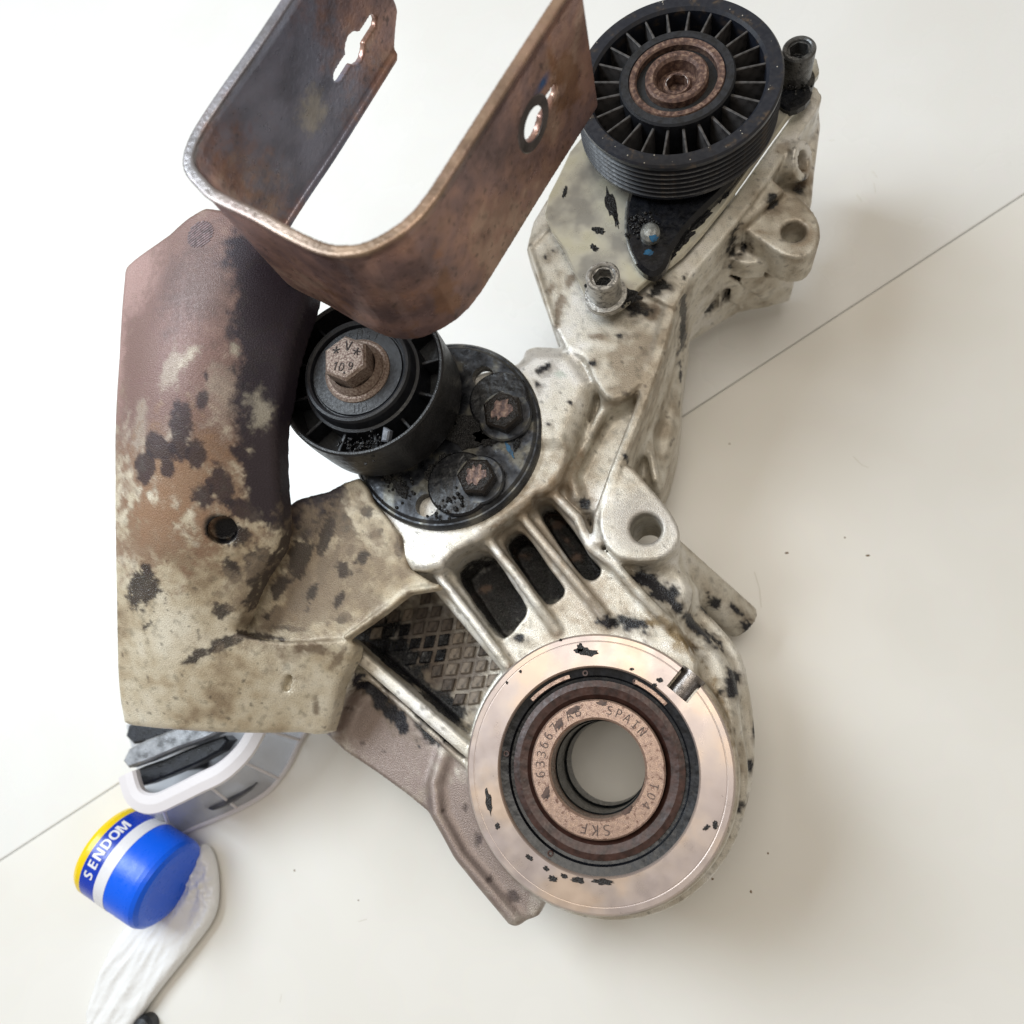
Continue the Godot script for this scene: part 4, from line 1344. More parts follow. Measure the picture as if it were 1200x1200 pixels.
func make_small_pulley() -> void:
	var axis := at(417, 431, 124)
	var c := at(421, 437, 122)
	var o0 := Vector3(c.x, 0, c.z)
	# flange disc
	var fd := at(520, 506, 90)
	var st := begin()
	lathe(st, [Vector2(0.01, 0), Vector2(37.6, 0), Vector2(38.6, -0.5), Vector2(38.9, -1.0), Vector2(39.6, -1.0), Vector2(40.6, -1.8), Vector2(40.9, -4.6)], 128)
	var disc := CSGCombiner3D.new()
	disc.name = "flange_disc"
	disc.set_meta("label", "oily dark round flange disc behind the smooth pulley")
	disc.position = (fd - base) * MM
	bracket.add_child(disc, true)
	st = begin()
	lathe(st, [Vector2(0.0, 0), Vector2(37.6, 0), Vector2(38.6, -0.5), Vector2(38.9, -1.0), Vector2(39.6, -1.0), Vector2(40.6, -1.8), Vector2(40.9, -5.2), Vector2(0, -5.2)], 128)
	var solid := CSGMesh3D.new()
	solid.mesh = st.commit()
	solid.material = M.oily_steel
	disc.add_child(solid)
	for q in [[566, 441, 4.6], [500, 592, 4.8]]:
		var hole := CSGCylinder3D.new()
		hole.operation = CSGShape3D.OPERATION_SUBTRACTION
		hole.material = M.oily_black
		hole.radius = q[2] * MM
		hole.height = 30 * MM
		hole.sides = 32
		hole.position = (at(q[0], q[1], 90) - fd) * MM
		disc.add_child(hole)
	# the two round bosses and bolts on the disc
	for q in [[584, 468, 12.4, 588, 480, 8.4, 0.4], [538, 566, 13.4, 557, 557, 7.8, 0.1]]:
		var p := at(q[0], q[1], 92.5)
		st = begin()
		lathe(st, [Vector2(0.01, 0), Vector2(q[2] - 0.8, 0), Vector2(q[2], -0.8), Vector2(q[2], -3)], 64)
		put("boss_washer", st.commit(), M.oily_black, bracket, Transform3D(Basis(), (p - base) * MM))
		var b := at(q[3], q[4], 98)
		var bolt := hex_bolt("flange_bolt", Vector3(b.x, 92.5, b.z) - base, q[5], 5.5, q[6], M.oily_bolt, bracket, q[5] * 1.32, M.oily_steel)
		splat("rust_patch", Vector3(b.x, 98.3, b.z), q[5] * 0.55, q[5] * 0.6, 0.2, M.rusty_steel, 0.15)
	# grease on the disc
	for q in [[468, 572, 16, 6, 0.9], [455, 560, 8, 4, 0.8], [548, 508, 30, 22, 0.5], [572, 512, 18, 14, 0.2], [520, 556, 22, 20, 0.4], [560, 545, 16, 10, 0.3], [600, 452, 8, 14, -0.4], [606, 520, 4, 10, 0.3], [520, 545, 12, 16, 0.4]]:
		splat("grease_patch", at(q[0], q[1], 90.3), mm(q[0], q[1], 90, q[2]), mm(q[0], q[1], 90, q[3]), q[4], M.grease, 0.6)
	grease_crumbs([[468, 572, 90], [460, 562, 90], [475, 580, 90], [515, 600, 92], [530, 590, 93], [420, 588, 90], [600, 462, 90]], 13)
	splat("blue_paint_mark", at(597, 527, 90.3), 1.0, 4.0, -0.5, M.blue_paint, 0.12)
	# the pulley: smooth rim, hub, bolt
	st = begin()
	var r := 33.6
	lathe(st, [Vector2(r - 2.0, -26), Vector2(r - 2.0, -0.7), Vector2(r - 1.4, 0), Vector2(r - 0.6, 0), Vector2(r, -0.8), Vector2(r + 0.3, -6), Vector2(r + 0.35, -12), Vector2(r + 0.2, -20), Vector2(r, -25.4), Vector2(r - 0.7, -26)], 128, Transform3D(), true)
	var pul := put("smooth_pulley", st.commit(), M.smooth_rim, bracket, Transform3D(Basis(), (c - base) * MM))
	pul.set_meta("label", "smaller black smooth idler pulley with a big hex bolt")
	st = begin()
	lathe(st, [Vector2(12, -16), Vector2(32, -16), Vector2(32, -17.5), Vector2(12, -17.5)], 72, Transform3D(), true)
	put("pulley_web", st.commit(), M.dark_inside, pul)
	st = begin()
	prism(st, PackedVector2Array([Vector2(21, -0.7), Vector2(31.8, -0.6), Vector2(31.8, 0.6), Vector2(21, 0.7)]), -17, -6.5, 0.25)
	var spoke := st.commit()
	for i in 12:
		put("spoke", spoke, M.black_plastic, pul, Transform3D(Basis(Vector3.UP, TAU * i / 12.0 + 0.2), Vector3.ZERO))
	st = begin()
	lathe(st, [Vector2(0.01, 1.7), Vector2(17.8, 1.7), Vector2(18.2, 0.9), Vector2(18.6, 0.9), Vector2(19.0, 2.8), Vector2(19.9, 3.4), Vector2(20.9, 3.1), Vector2(21.5, 1.9), Vector2(22.3, -2.2), Vector2(23.4, -2.6), Vector2(23.6, -17), Vector2(0.01, -17)], 96)
	put("hub_cap", st.commit(), M.black_plastic, pul)
	st = begin()
	cap_text(st, "TENSI", 15.2, -2.05, 0.235, 3.4)
	cap_text(st, "HH", 15.2, 1.35, 0.2, 3.2)
	put("raised_lettering", st.commit(), M.black_plastic, pul, Transform3D(Basis(), Vector3(0, 1.72, 0) * MM))
	st = begin()
	lathe(st, [Vector2(0.01, 2.9), Vector2(12.0, 2.9), Vector2(13.0, 2.2), Vector2(13.2, 1.4)], 64)
	put("bolt_washer", st.commit(), M.worn_bolt, pul)
	var hb := hex_bolt("hub_bolt", Vector3(0, 2.9, 0), 9.2, 10.5, 0.45, M.worn_bolt, pul, 0.0, null)
	st = begin()
	lathe(st, [Vector2(9.0, 3.2), Vector2(10.9, 0.7), Vector2(11.0, 0)], 48)
	put("bolt_collar", st.commit(), M.worn_bolt, hb)
	st = begin()
	var font := SystemFont.new()
	font.font_names = PackedStringArray(["Droid Sans"])
	for e in [["V", 1.2, -4.2, 0.2, 3.8], ["*", -3.4, -2.0, 0.0, 4.6], ["*", 4.4, -0.6, 0.3, 4.6], ["10", -2.2, 3.6, 0.25, 3.2], ["9", 2.6, 3.9, 0.1, 3.0], [".", 0.4, 4.6, 0.0, 4.4]]:
		var t := TextMesh.new()
		t.text = e[0]
		t.font = font
		t.font_size = 32
		t.pixel_size = e[4] * MM / 24.0
		t.depth = 0.5 * MM
		st.append_from(t, 0, Transform3D(Basis(Vector3.UP, -float(e[3])) * Basis(Vector3.RIGHT, -PI / 2), Vector3(e[1], 10.7, e[2]) * MM))
	put("head_marks", st.commit(), M.dark_rust, hb)
	# torn bit on the pulley's edge
	st = begin()
	prism(st, PackedVector2Array([Vector2(-1.6, -2.6), Vector2(1.5, -2.0), Vector2(1.9, 2.2), Vector2(-0.8, 2.9)]), 0, 3.0, 0.6, Transform3D(Basis(Vector3.RIGHT, 0.3), Vector3.ZERO))
	put("torn_plastic", st.commit(), M.torn, pul, Transform3D(Basis(Vector3.UP, -0.4), (at(455, 510, 119) - c) * MM))
	grease_crumbs([[440, 520, 119], [425, 522, 118], [410, 525, 118], [432, 530, 117]], 17, 26)
	# shaft from the flange
	st = begin()
	lathe(st, [Vector2(14, -17), Vector2(14, -34)], 48)
	put("pulley_shaft", st.commit(), M.oily_black, pul)


func cap_text(st: SurfaceTool, text: String, r: float, a0: float, step: float, size: float) -> void:
	var font := SystemFont.new()
	font.font_names = PackedStringArray(["Droid Sans"])
	for i in text.length():
		var t := TextMesh.new()
		t.text = text[i]
		t.font = font
		t.font_size = 32
		t.pixel_size = size * MM / 24.0
		t.depth = 0.3 * MM
		var a := a0 + i * step
		var e := Vector3(cos(a), 0, sin(a))
		st.append_from(t, 0, Transform3D(Basis(Vector3(-sin(a), 0, cos(a)), e, Vector3.UP), e * r * MM))


# Many small lumps of grease round some places: one joined piece.
func grease_crumbs(spots: Array, seed_: int, each := 22) -> void:
	var rng := RandomNumberGenerator.new()
	rng.seed = seed_
	var st := begin()
	for q in spots:
		var p := at(q[0], q[1], q[2])
		for i in each:
			var r := rng.randf_range(0.25, 0.9)
			var w := p + Vector3(rng.randfn(0, 2.2), rng.randf_range(0.0, 0.5), rng.randfn(0, 2.2)) - base
			lathe(st, [Vector2(r, -0.2), Vector2(r * 0.85, r * 0.45), Vector2(r * 0.4, r * 0.8), Vector2(0.001, r * 0.85)], 7, Transform3D(Basis(Vector3(1, rng.randf(), 0).normalized(), rng.randf() * 0.5), w))
	var o := put("grease_crumbs", st.commit(), M.grease, bracket)
	o.set_meta("kind", "stuff")


func make_plate() -> void:
	var st := begin()
	var o := at(720, 260, 96)
	var edge := local(smooth(outline([[638, 250], [660, 290], [682, 338], [694, 356], [716, 364], [737, 352], [748, 337], [774, 316], [801, 296], [850, 238], [901, 166], [952, 96], [960, 80], [945, 62], [880, 90], [780, 110], [690, 150], [655, 205]], 96), 2), o)
	prism(st, edge, -3.4, 0, 0.5)
	var p := put("plated_plate", st.commit(), M.plated_steel, bracket, Transform3D(Basis(), (o - base) * MM))
	p.set_meta("label", "yellowish plated steel plate under the large pulley")
	# black tensioner arm with its bolt
	st = begin()
	var arm := at(765, 280, 101)
	prism(st, local(smooth(outline([[735, 232], [733, 262], [737, 290], [748, 312], [765, 322], [780, 312], [790, 288], [812, 258], [860, 210], [890, 160], [860, 150], [760, 190]], 101), 3), arm), -5, 0, 1.6)
	var ar := put("tensioner_arm", st.commit(), M.oily_black, bracket, Transform3D(Basis(), (arm - base) * MM))
	st = begin()
	var rim_line := PackedVector3Array()
	for q in smooth(outline([[735, 234], [733, 262], [737, 288], [746, 308]], 101), 4, false):
		rim_line.append(Vector3(q.x - arm.x, -1.0, q.y - arm.z))
	sweep(st, rim_line, PackedVector2Array([Vector2(-0.5, -0.5), Vector2(0.5, -0.5), Vector2(0.5, 0.3), Vector2(0.0, 0.6), Vector2(-0.5, 0.3)]))
	put("bare_edge_highlight", st.commit(), M.pale_metal, ar)  # pale strip along the bare edge, standing in for a bevel highlight
	st = begin()
	lathe(st, [Vector2(0.01, 3.0), Vector2(2.6, 2.6), Vector2(3.8, 1.2), Vector2(4.0, -1)], 32)
	put("rivet_head", st.commit(), M.pale_metal, ar, Transform3D(Basis().scaled(Vector3(1, 1, 1.15)), (at(762, 274, 102) - arm) * MM))
	for q in [[766, 279, 104.6, 2.0, 1.7], [760, 296, 101.05, 2.1, 1.5]]:
		splat("blue_paint_mark", at(q[0], q[1], q[2]), q[3], q[4], 0.3, M.blue_paint, 0.1)
	grease_crumbs([[752, 256, 101.4], [758, 260, 101.4], [745, 268, 101.3]], 9, 26)
	for q in [[716, 240, 6, 26, -0.2], [722, 255, 3, 16, -0.1], [701, 270, 9, 5, 0.5], [696, 290, 7, 4, 0.8], [662, 225, 3, 9, 0.2], [735, 345, 18, 10, 0.3], [710, 350, 22, 7, 0.3], [772, 306, 14, 6, 0.4], [800, 280, 20, 9, -0.8], [822, 256, 20, 8, -0.85], [846, 228, 18, 7, -0.9], [785, 300, 12, 6, -0.7]]:
		splat("oil_stain", at(q[0], q[1], 96.05), mm(q[0], q[1], 96, q[2]), mm(q[0], q[1], 96, q[3]), q[4], M.grease, 0.14)
	# strip of bare metal where the plate's edge has worn, right of the pulley
	st = begin()
	var chunk := at(925, 120, 97)
	prism(st, local(smooth(outline([[912, 112], [926, 96], [944, 96], [952, 108], [944, 122], [926, 130], [914, 124]], 98), 2), chunk), -2, 1.6, 0.8)
	put("dirt_lump", st.commit(), M.oily_black, bracket, Transform3D(Basis(), (chunk - base) * MM))
	socket_bolt("grey socket bolt with a clean rim at the plate's lower corner", at(706, 323, 111), 6.6, 16.0, M.grey_steel, 0.2)
	socket_bolt("black greasy socket bolt right of the large pulley", at(937, 56, 113), 6.4, 19.0, M.greasy_steel, 0.5)
	grease_crumbs([[716, 346, 96.5], [725, 352, 96.5], [700, 345, 96.5], [930, 105, 98], [938, 95, 100]], 23, 24)


# ---------------------------------------------------------------- the table and what lies on it
func make_table() -> void:
	# two white boards that meet in a narrow joint
	var a := at(1050, 325, 0)
	var b := at(795, 491, 0)
	var d := (b - a).normalized()
	var n := Vector3(d.z, 0, -d.x)
	if n.z < 0:
		n = -n
	for s in [1.0, -1.0]:
		var st := begin()
		var p0: Vector3 = a + n * s * 0.2 - d * 2000
		var p1: Vector3 = a + n * s * 0.2 + d * 2000
		var p2: Vector3 = p1 + n * s * 2000
		var p3: Vector3 = p0 + n * s * 2000
		prism(st, PackedVector2Array([Vector2(p0.x, p0.z), Vector2(p1.x, p1.z), Vector2(p2.x, p2.z), Vector2(p3.x, p3.z)]), -18, 0, 0.5)
		var o := put("table_board", st.commit(), M.table_cream if s > 0 else M.table_white, self)
		o.set_meta("kind", "structure")
		o.set_meta("label", "white table board in front of the joint" if s > 0 else "white table board behind the joint")
		if s > 0:
			for q in [[922, 648, 1.0, 0.5], [1017, 651, 1.1, 0.5], [855, 520, 0.5, 0.4], [990, 630, 0.5, 0.4], [835, 1030, 0.6, 0.5], [880, 1045, 0.5, 0.7], [900, 1000, 0.4, 0.5], [345, 1020, 0.5, 0.5], [420, 1055, 0.5, 0.3]]:
				crumb(o, at(q[0], q[1], 0), q[2], q[3])
			for q in [[[884, 670], [890, 690], [892, 712]], [[1000, 535], [1010, 545], [1018, 548]], [[330, 1165], [328, 1175]], [[420, 1080], [430, 1077]]]:
				scratch(o, q)
		else:
			for q in [[[1022, 200], [1028, 208]], [[1024, 214], [1026, 226]], [[1004, 228], [1010, 236]], [[972, 165], [978, 164]]]:
				scratch(o, q)
	# a board below closes the joint
	var st2 := begin()
	var c := (a + b) * 0.5
	prism(st2, PackedVector2Array([Vector2(c.x - 1400, c.z - 1400), Vector2(c.x + 1400, c.z - 1400), Vector2(c.x + 1400, c.z + 1400), Vector2(c.x - 1400, c.z + 1400)]), -36, -18.2, 0.5)
	var under := put("table_base", st2.commit(), M.table_core, self)
	under.set_meta("kind", "structure")


func crumb(parent: Node, p: Vector3, ra: float, rb: float) -> void:
	var st := begin()
	lathe(st, [Vector2(1, -0.1), Vector2(0.8, 0.35), Vector2(0.3, 0.6), Vector2(0.001, 0.62)], 9)
	put("crumb", st.commit(), M.crumb, parent, Transform3D(Basis(Vector3.UP, ra * 7).scaled(Vector3(ra, minf(ra, rb), rb)), p * MM))


func scratch(parent: Node, q: Array) -> void:
	var st := begin()
	for i in q.size() - 1:
		var a := at(q[i][0], q[i][1], 0.03)
		var b := at(q[i + 1][0], q[i + 1][1], 0.03)
		var s := (b - a).cross(Vector3.UP).normalized() * 0.11
		tri(st, a - s, b - s, b + s, Vector3.UP, Vector3.UP, Vector3.UP)
		tri(st, a - s, b + s, a + s, Vector3.UP, Vector3.UP, Vector3.UP)
	put("scratch", st.commit(), M.scuff, parent)


# A closed profile of (outward, up) carried along a level line.
func sweep(st: SurfaceTool, line: PackedVector3Array, prof: PackedVector2Array) -> void:
	var n := line.size()
	var m := prof.size()
	var outs := []
	for i in n:
		var d := line[mini(i + 1, n - 1)] - line[maxi(i - 1, 0)]
		d.y = 0
		d = d.normalized()
		outs.append(Vector3(-d.z, 0, d.x))
	var turn := 1.0 if Geometry2D.is_polygon_clockwise(prof) else -1.0
	for i in n - 1:
		for j in m:
			var p := prof[j]
			var q := prof[(j + 1) % m]
			var e := (q - p).normalized()
			var nn := Vector2(-e.y, e.x) * turn
			var na: Vector3 = outs[i] * nn.x + Vector3.UP * nn.y
			var nb: Vector3 = outs[i + 1] * nn.x + Vector3.UP * nn.y
			var a: Vector3 = line[i] + outs[i] * p.x + Vector3.UP * p.y
			var b: Vector3 = line[i + 1] + outs[i + 1] * p.x + Vector3.UP * p.y
			var c: Vector3 = line[i + 1] + outs[i + 1] * q.x + Vector3.UP * q.y
			var d2: Vector3 = line[i] + outs[i] * q.x + Vector3.UP * q.y
			tri(st, a, b, c, na, nb, nb)
			tri(st, a, c, d2, na, nb, na)
	for e in [0, n - 1]:
		var idx := Geometry2D.triangulate_polygon(prof)
		var face: Vector3 = (line[0] - line[1]).normalized() if e == 0 else (line[n - 1] - line[n - 2]).normalized()
		for t in range(0, idx.size(), 3):
			var v := []
			for k in 3:
				v.append(line[e] + outs[e] * prof[idx[t + k]].x + Vector3.UP * prof[idx[t + k]].y)
			tri(st, v[0], v[1], v[2], face, face, face)


func along(p: Array, o: Vector3, y: float) -> PackedVector3Array:
	var flat := PackedVector2Array()
	for q in p:
		flat.append(Vector2(q.x - o.x, q.z - o.z))
	var out := PackedVector3Array()
	for q in smooth(flat, 5, false):
		out.append(Vector3(q.x, y, q.y))
	return out


func make_tray() -> void:
	var foot := [at(168, 925, 0), at(176, 965, 0), at(196, 982, 0), at(238, 966, 0), at(280, 948, 0), at(314, 928, 0), at(336, 902, 0), at(350, 874, 0), at(366, 836, 0), at(356, 780, 0)]
	var rim := [at(156, 904, 42), at(164, 928, 42), at(182, 934, 42), at(206, 924, 42), at(232, 911, 42), at(258, 898, 42), at(280, 878, 42), at(294, 856, 42), at(306, 826, 42), at(300, 770, 42)]
	var o0: Vector3 = (foot[2] + foot[6]) * 0.5
	o0.y = 0
	var t := thing("plastic_tray", "clear plastic parts tray under the bracket's lower left edge, with grey strips in it", "tray", o0)
	var low := along(foot, o0, 0.5)
	var high := along(rim, o0, 42)
	# leaning wall, a little wavy
	var st := begin()
	for i in low.size() - 1:
		for j in 4:
			var a := low[i].lerp(high[i], j / 4.0)
			var b := low[i + 1].lerp(high[i + 1], j / 4.0)
			var c := low[i + 1].lerp(high[i + 1], (j + 1) / 4.0)
			var d := low[i].lerp(high[i], (j + 1) / 4.0)
			var n := (b - a).cross(d - a).normalized()
			tri(st, a, b, c, n, n, n)
			tri(st, a, c, d, n, n, n)
			var k := n * 1.2
			tri(st, a - k, b - k, c - k, -n, -n, -n)
			tri(st, a - k, c - k, d - k, -n, -n, -n)
	put("wall", st.commit(), M.clear_plastic, t)
	st = begin()
	sweep(st, high, PackedVector2Array([Vector2(-1.5, -2.5), Vector2(6.8, -1.4), Vector2(7.6, 0.2), Vector2(7.0, 1.4), Vector2(3.0, 2.2), Vector2(-0.8, 1.9), Vector2(-1.8, 0.6)]))
	put("rim", st.commit(), M.rim_plastic, t)
	st = begin()
	sweep(st, low, PackedVector2Array([Vector2(-1.2, -0.4), Vector2(1.0, -0.4), Vector2(1.4, 0.8), Vector2(0.6, 2.0), Vector2(-1.0, 2.0)]))
	put("foot_edge", st.commit(), M.rim_plastic, t)
	for e in [0.26, 0.46, 0.64, 0.8]:
		var k := int(e * (low.size() - 1))
		var d := high[k] - low[k]
		st = begin()
		lathe(st, [Vector2(0.8, 0), Vector2(0.8, d.length())], 8, Transform3D(Basis(Quaternion(Vector3.UP, d.normalized())), low[k]))
		put("upright", st.commit(), M.rim_plastic, t)
	st = begin()
	var poly := PackedVector2Array()
	for q in low:
		poly.append(Vector2(q.x, q.z))
	for q in [at(250, 790, 0), at(150, 850, 0)]:
		poly.append(Vector2(q.x - o0.x, q.z - o0.z))
	prism(st, poly, 0.2, 1.4, 0)
	put("floor", st.commit(), M.floor_plastic, t)
	# what lies in it
	var bits := [["dark grey metal strip lying in the plastic tray", "strip", [[150, 924], [200, 908], [258, 880], [262, 862], [196, 888], [150, 906]], 30, 8, "dark_strip"],
		["light grey metal bar lying across the plastic tray behind the dark strip", "bar", [[150, 900], [205, 878], [262, 856], [250, 840], [200, 856], [150, 878]], 36, 7, "grey_bar"],
		["dark flat offcut at the back of the plastic tray", "offcut", [[156, 872], [190, 862], [236, 850], [220, 836], [150, 850]], 24, 5, "dark_strip"],
		["dark lump of metal in the front corner of the plastic tray", "lump", [[236, 940], [252, 926], [286, 910], [300, 918], [276, 936], [248, 950]], 14, 10, "grey_lump"],
		["small brown metal clip beside the dark lump in the plastic tray", "clip", [[264, 912], [274, 905], [282, 910], [272, 918]], 22, 6, "brown_clip"]]
	for e in bits:
		var c := at(e[2][0][0], e[2][0][1], e[3])
		c.y = 0
		st = begin()
		prism(st, local(smooth(outline(e[2], e[3]), 2), c), e[3] - e[4], e[3], 1.0)
		# legs that reach down to the tray's floor
		var mid := at((e[2][1][0] + e[2][4 if e[2].size() > 4 else 3][0]) * 0.5, (e[2][1][1] + e[2][4 if e[2].size() > 4 else 3][1]) * 0.5, e[3])
		prism(st, circle(3.0, 8, 0, Vector2(mid.x - c.x, mid.z - c.z)), 1.4, e[3] - e[4], 0)
		var o := put("metal_" + e[1], st.commit(), M[e[5]], self, Transform3D(Basis(), c * MM))
		o.set_meta("label", e[0])
		o.set_meta("category", e[1])


func make_blue_tub() -> void:
	# a blue bottle lying on its side, its foot towards the lower right
	var r := 21.5
	var foot := at(201, 1040, r)
	var dirn := (at(163, 1015, r) - foot)
	dirn.y = 0
	dirn = dirn.normalized()
	var side := dirn.cross(Vector3.UP).normalized()
	var t := thing("blue_bottle", "blue plastic bottle with yellow and white label bands lying on its side", "bottle", Vector3(foot.x, 0, foot.z))
	var xf := Transform3D(Basis(side, dirn, side.cross(dirn)), Vector3(0, r, 0))
	var parts := [["body", "bottle_blue", [Vector2(0.01, 0.8), Vector2(r * 0.72, 0.0), Vector2(r * 0.86, 0.5), Vector2(r * 0.95, 1.9), Vector2(r * 0.99, 3.8), Vector2(r, 6.0), Vector2(r, 19)]], ["white_band", "bottle_white", [Vector2(r, 19), Vector2(r + 0.15, 19), Vector2(r + 0.15, 25), Vector2(r, 25)]], ["lettered_band", "bottle_navy", [Vector2(r, 25), Vector2(r, 34)]], ["yellow_band", "bottle_yellow", [Vector2(r, 34), Vector2(r, 36.5), Vector2(r * 0.96, 38.5), Vector2(r * 0.7, 39.5), Vector2(0.01, 39.6)]]]
	for e in parts:
		var st := begin()
		lathe(st, e[2], 72, xf)
		put(e[0], st.commit(), M[e[1]], t)
	# lettering round the band, tops towards the yellow
	var st := begin()
	var font := SystemFont.new()
	font.font_names = PackedStringArray(["Droid Sans"])
	font.font_weight = 700
	var word := "SENDOM"
	for i in word.length():
		var m := TextMesh.new()
		m.text = word[i]
		m.font = font
		m.font_size = 32
		m.pixel_size = 5.2 * MM / 24.0
		m.depth = 0.2 * MM
		var a := -0.22 + i * 0.225
		var out := (Vector3.UP * cos(a) + side * sin(a)).normalized()
		var run := (side * cos(a) - Vector3.UP * sin(a)).normalized()
		st.append_from(m, 0, Transform3D(Basis(run, out.cross(run), out), (Vector3(0, r, 0) + dirn * 29.5 + out * (r + 0.1)) * MM))
	put("lettering", st.commit(), M.bottle_white, t)


func make_bag() -> void:
	# a soft white bag of folded plastic, lying along the lower left
	var pts := [[232, 990, 6], [250, 1000, 4], [259, 1036, 2], [254, 1074, 2], [226, 1114, 2], [188, 1162, 2], [164, 1196, 2], [142, 1226, 2], [100, 1205, 6], [104, 1150, 12], [122, 1106, 14], [150, 1074, 14], [200, 1030, 12]]
	var c := at(200, 1110, 0)
	var edge := smooth(outline(pts, 0), 3)
	var f := Field.new()
	var lo := Vector3(1e9, 0, 1e9)
	var hi := -lo
	for q in edge:
		lo = lo.min(Vector3(q.x, 0, q.y))
		hi = hi.max(Vector3(q.x, 0, q.y))
	lo -= Vector3(8, 0, 8)
	hi += Vector3(8, 0, 8)
	lo.y = -4
	hi.y = 30
	f.setup(lo, hi, 1.0)
	var n := FastNoiseLite.new()
	n.seed = 77
	n.frequency = 0.06
	n.fractal_type = FastNoiseLite.FRACTAL_RIDGED
	n.fractal_octaves = 3
	var far := at(245, 1030, 0)
	f.area(edge, 0.2, func(q):
		var u: float = q.x * 0.83 + q.y * 0.55
		var v: float = -q.x * 0.55 + q.y * 0.83
		var ruffle := clampf(1.0 - Vector2(q.x - far.x, q.y - far.z).length() / 22.0, 0.0, 1.0)
		return 8.0 + 1.5 * n.get_noise_2d(u * 0.9, v * 0.16) + 2.4 * ruffle * n.get_noise_2d(u * 1.4, v * 1.4) + 0.35 * n.get_noise_2d(u * 2.4 + 40.0, v * 0.8), 4.0, 2)
	var mesh := built_mesh(f.compute(c, func(_w, _n): return Color(1, 1, 1)), M.bag, M.bag)
	var o := put("plastic_bag", mesh, null, self, Transform3D(Basis(), c * MM))
	o.set_meta("label", "crumpled white plastic bag beside the blue bottle")
	o.set_meta("category", "bag")
	# dark knob at the bottom edge of the picture
	var st := begin()
	var kn := at(168, 1204, 5)
	lathe(st, [Vector2(0.01, 9), Vector2(2.5, 8.7), Vector2(4.4, 7.4), Vector2(5.2, 5), Vector2(5.0, 0)], 32)
	var d := put("rubber_knob", st.commit(), M.black_plastic, self, Transform3D(Basis(), Vector3(kn.x, 0, kn.z) * MM))
	d.set_meta("label", "small round dark grey knob at the end of the white bag")
	d.set_meta("category", "knob")


func _ready() -> void:
	# camera
	var down := Vector3((NADIR.x - 600.0) / FOCAL, (600.0 - NADIR.y) / FOCAL, -1.0).normalized()
	var up := -down
	var ex := (Vector3.RIGHT - up * up.x).normalized()
	var ez := ex.cross(up)
	frame = Basis(ex, up, ez).transposed()       # rows are the world's axes seen by the camera
	frame = Basis(Vector3(ex.x, up.x, ez.x), Vector3(ex.y, up.y, ez.y), Vector3(ex.z, up.z, ez.z))
	var cam := Camera3D.new()
	cam.name = "camera"
	cam.transform = Transform3D(frame, Vector3(0, EYE, 0) * MM)
	var lens := CameraAttributesPhysical.new()
	lens.frustum_focal_length = 18.0
	lens.frustum_near = 0.02
	lens.frustum_far = 10.0
	lens.frustum_focus_distance = 0.295
	lens.exposure_aperture = 5.0
	cam.attributes = lens
	cam.fov = rad_to_deg(2.0 * atan(600.0 / FOCAL))
	cam.near = 0.02
	cam.far = 10.0
	add_child(cam)
	cam.current = true
	# light of a bright room: a big window on the upper left and the room's pale walls
	var env := Environment.new()
	env.background_mode = Environment.BG_COLOR
	env.background_color = Color(0.83, 0.785, 0.72)
	env.background_energy_multiplier = 0.48
	env.tonemap_mode = Environment.TONE_MAPPER_LINEAR
	env.tonemap_exposure = 1.08
	env.sdfgi_enabled = true
	env.ssao_enabled = true
	env.ssil_enabled = true
	var we := WorldEnvironment.new()
	we.name = "surroundings"
	we.environment = env
	add_child(we)
	var window := AreaLight3D.new()
	window.name = "window_light"
	window.area_size = Vector2(0.55, 0.55)
	window.light_energy = 1.07
	window.light_color = Color(0.92, 0.965, 1.0)
	window.shadow_enabled = true
	window.area_range = 6.0
	add_child(window)
	window.look_at_from_position(Vector3(-0.68, 0.86, -0.36), Vector3(-0.04, 0.05, 0.0))

	var top := AreaLight3D.new()
	top.name = "added_overhead_light"  # light added overhead to brighten the metal and the table below the bore
	top.area_size = Vector2(0.6, 0.45)
	top.light_energy = 0.31
	top.light_color = Color(1.0, 0.975, 0.93)
	top.shadow_enabled = true
	top.area_range = 6.0
	add_child(top)
	top.look_at_from_position(Vector3(0.02, 1.05, -0.20), Vector3(-0.03, 0.05, 0.0), Vector3.FORWARD)

	noise_a.seed = 2
	noise_a.frequency = 0.09
	noise_a.fractal_octaves = 3
	noise_b.seed = 9
	noise_b.frequency = 0.03
	noise_b.fractal_octaves = 3
	make_materials()
	extra_materials()
	make_table()
	base = at(700, 800, 0)
	bracket = thing("engine_bracket", "dirty cast aluminium engine bracket with two black pulleys, rusty fork and shaft bearing", "engine bracket", base)
	shapes = {"casting": [], "plate": [], "fork": [], "sheet": null, "slot": Transform3D()}
	var jobs := []
	for job in [make_casting, make_side_plate, make_fork]:
		var t := Thread.new()
		t.start(job)
		jobs.append(t)
	for t in jobs:
		t.wait_to_finish()
	finish_casting()
	finish_side_plate()
	finish_fork()
	make_bearing()
	make_plate()
	make_big_pulley()
	make_small_pulley()
	make_tray()
	make_blue_tub()
	make_bag()


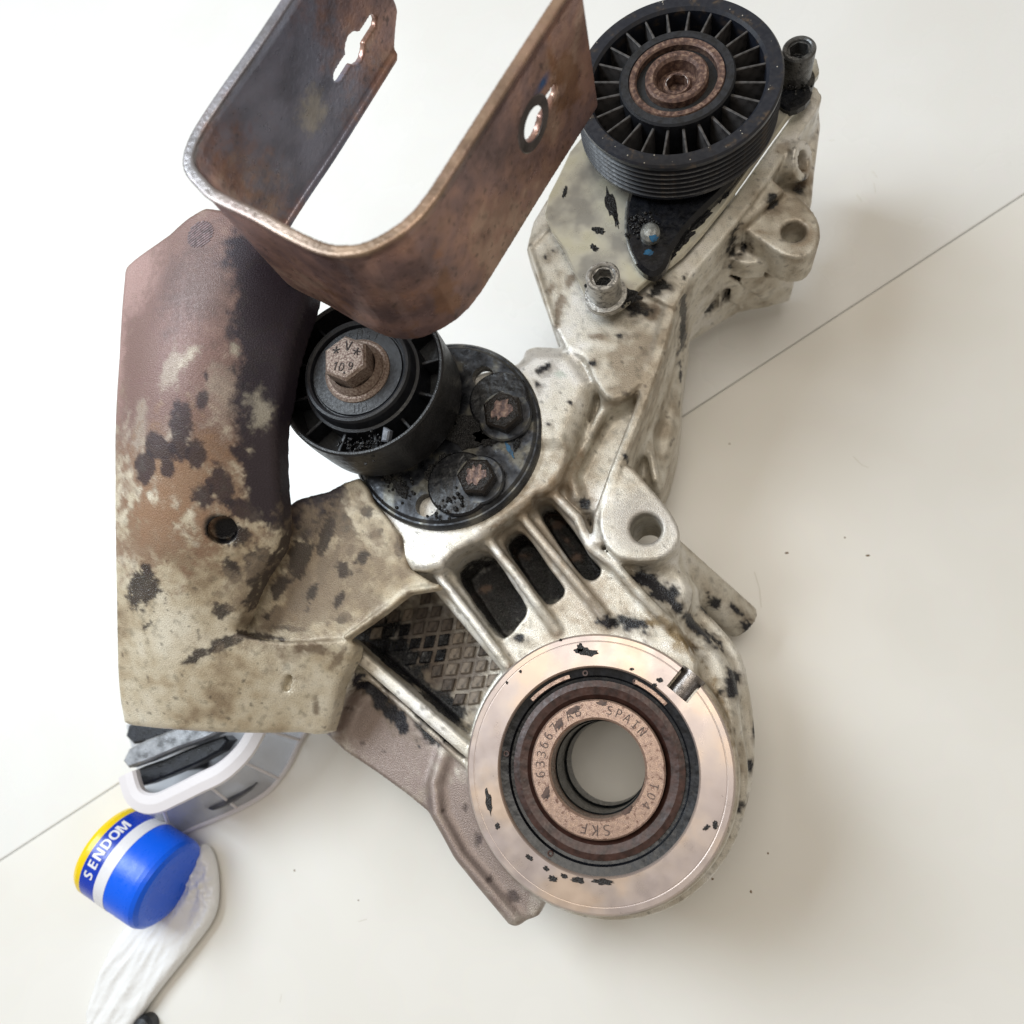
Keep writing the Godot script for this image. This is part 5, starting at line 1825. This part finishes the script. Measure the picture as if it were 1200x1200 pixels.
func extra_materials() -> void:
	var fine: Texture2D = M.black_plastic.normal_texture
	var rg: Texture2D = M.black_plastic.roughness_texture
	var mottle: Texture2D = M.black_plastic.albedo_texture
	var grain: Texture2D = M.rusty_steel.normal_texture
	plain("waffle_dark", Color(0.40, 0.36, 0.33), 0.45, 0.1, 30.0, mottle, rg, grain, 0.8)
	plain("waffle", Color(0.60, 0.55, 0.50), 0.5, 0.1, 30.0, mottle, rg, grain, 0.8)
	plain("stamp", Color(0.46, 0.37, 0.38), 0.6, 0.1, 30.0, mottle, rg, fine, 0.3)
	plain("bore", Color(0.20, 0.22, 0.23), 0.4, 0.6, 18.0, mottle, rg, fine, 0.3)
	plain("smear", Color(0.36, 0.28, 0.25), 0.5, 0.2, 30.0, mottle, rg, fine, 0.3)
	plain("grease_chip", Color(0.11, 0.09, 0.085), 0.5, 0.0, 30.0, mottle, rg, grain, 1.0)
	plain("oily_bolt", Color(0.16, 0.14, 0.13), 0.4, 0.3, 26.0, mottle, rg, grain, 1.0)
	plain("greasy_steel", Color(0.40, 0.40, 0.40), 0.38, 0.5, 26.0, mottle, rg, grain, 0.4)
	plain("smooth_rim", Color(0.135, 0.135, 0.145), 0.48, 0.1, 12.0, mottle, rg, fine, 0.3)
	plain("dark_rust", Color(0.17, 0.12, 0.10), 0.8, 0.1, 26.0, mottle, rg, grain, 0.6)
	plain("torn", Color(0.5, 0.52, 0.56), 0.5, 0.0, 26.0, mottle, rg, fine, 0.4)
	plain("pale_metal", Color(0.66, 0.67, 0.66), 0.35, 0.5, 26.0, mottle, rg, fine, 0.5)
	plain("grit", Color(0.68, 0.66, 0.62), 0.8)
	plain("rim_plastic", Color(0.86, 0.845, 0.86), 0.3, 0.0, 12.0, null, null, fine, 0.1)
	plain("dark_strip", Color(0.13, 0.14, 0.17), 0.45, 0.2, 12.0, mottle, rg, fine, 0.2)
	plain("grey_lump", Color(0.36, 0.37, 0.41), 0.5, 0.2, 12.0, mottle, rg, fine, 0.2)
	plain("grey_bar", Color(0.62, 0.63, 0.65), 0.45, 0.4, 12.0, mottle, rg, fine, 0.2)
	plain("brown_clip", Color(0.45, 0.36, 0.27), 0.5, 0.2, 12.0, mottle, rg, fine, 0.2)
	plain("bottle_blue", Color(0.0, 0.37, 0.92), 0.4, 0.0, 10.0, null, rg, fine, 0.06)
	plain("bottle_navy", Color(0.03, 0.22, 0.70), 0.32, 0.0, 10.0, null, rg, fine, 0.06)
	plain("bottle_white", Color(0.88, 0.88, 0.9), 0.35, 0.0, 10.0, null, rg, fine, 0.06)
	plain("bottle_yellow", Color(0.93, 0.80, 0.04), 0.35, 0.0, 10.0, null, rg, fine, 0.06)
	var bag := plain("bag", Color(0.95, 0.95, 0.95), 0.25, 0.0, 12.0, null, rg, fine, 0.2)
	bag.backlight_enabled = true
	bag.backlight = Color(0.4, 0.4, 0.4)
	plain("floor_plastic", Color(0.72, 0.73, 0.75), 0.4, 0.0, 12.0, null, null, fine, 0.1)
	for e in [["clear_plastic", Color(0.80, 0.81, 0.84, 0.45)]]:
		var m := StandardMaterial3D.new()
		m.resource_name = e[0]
		m.albedo_color = e[1]
		m.transparency = BaseMaterial3D.TRANSPARENCY_ALPHA
		m.roughness = 0.2
		m.cull_mode = BaseMaterial3D.CULL_DISABLED
		M[e[0]] = m
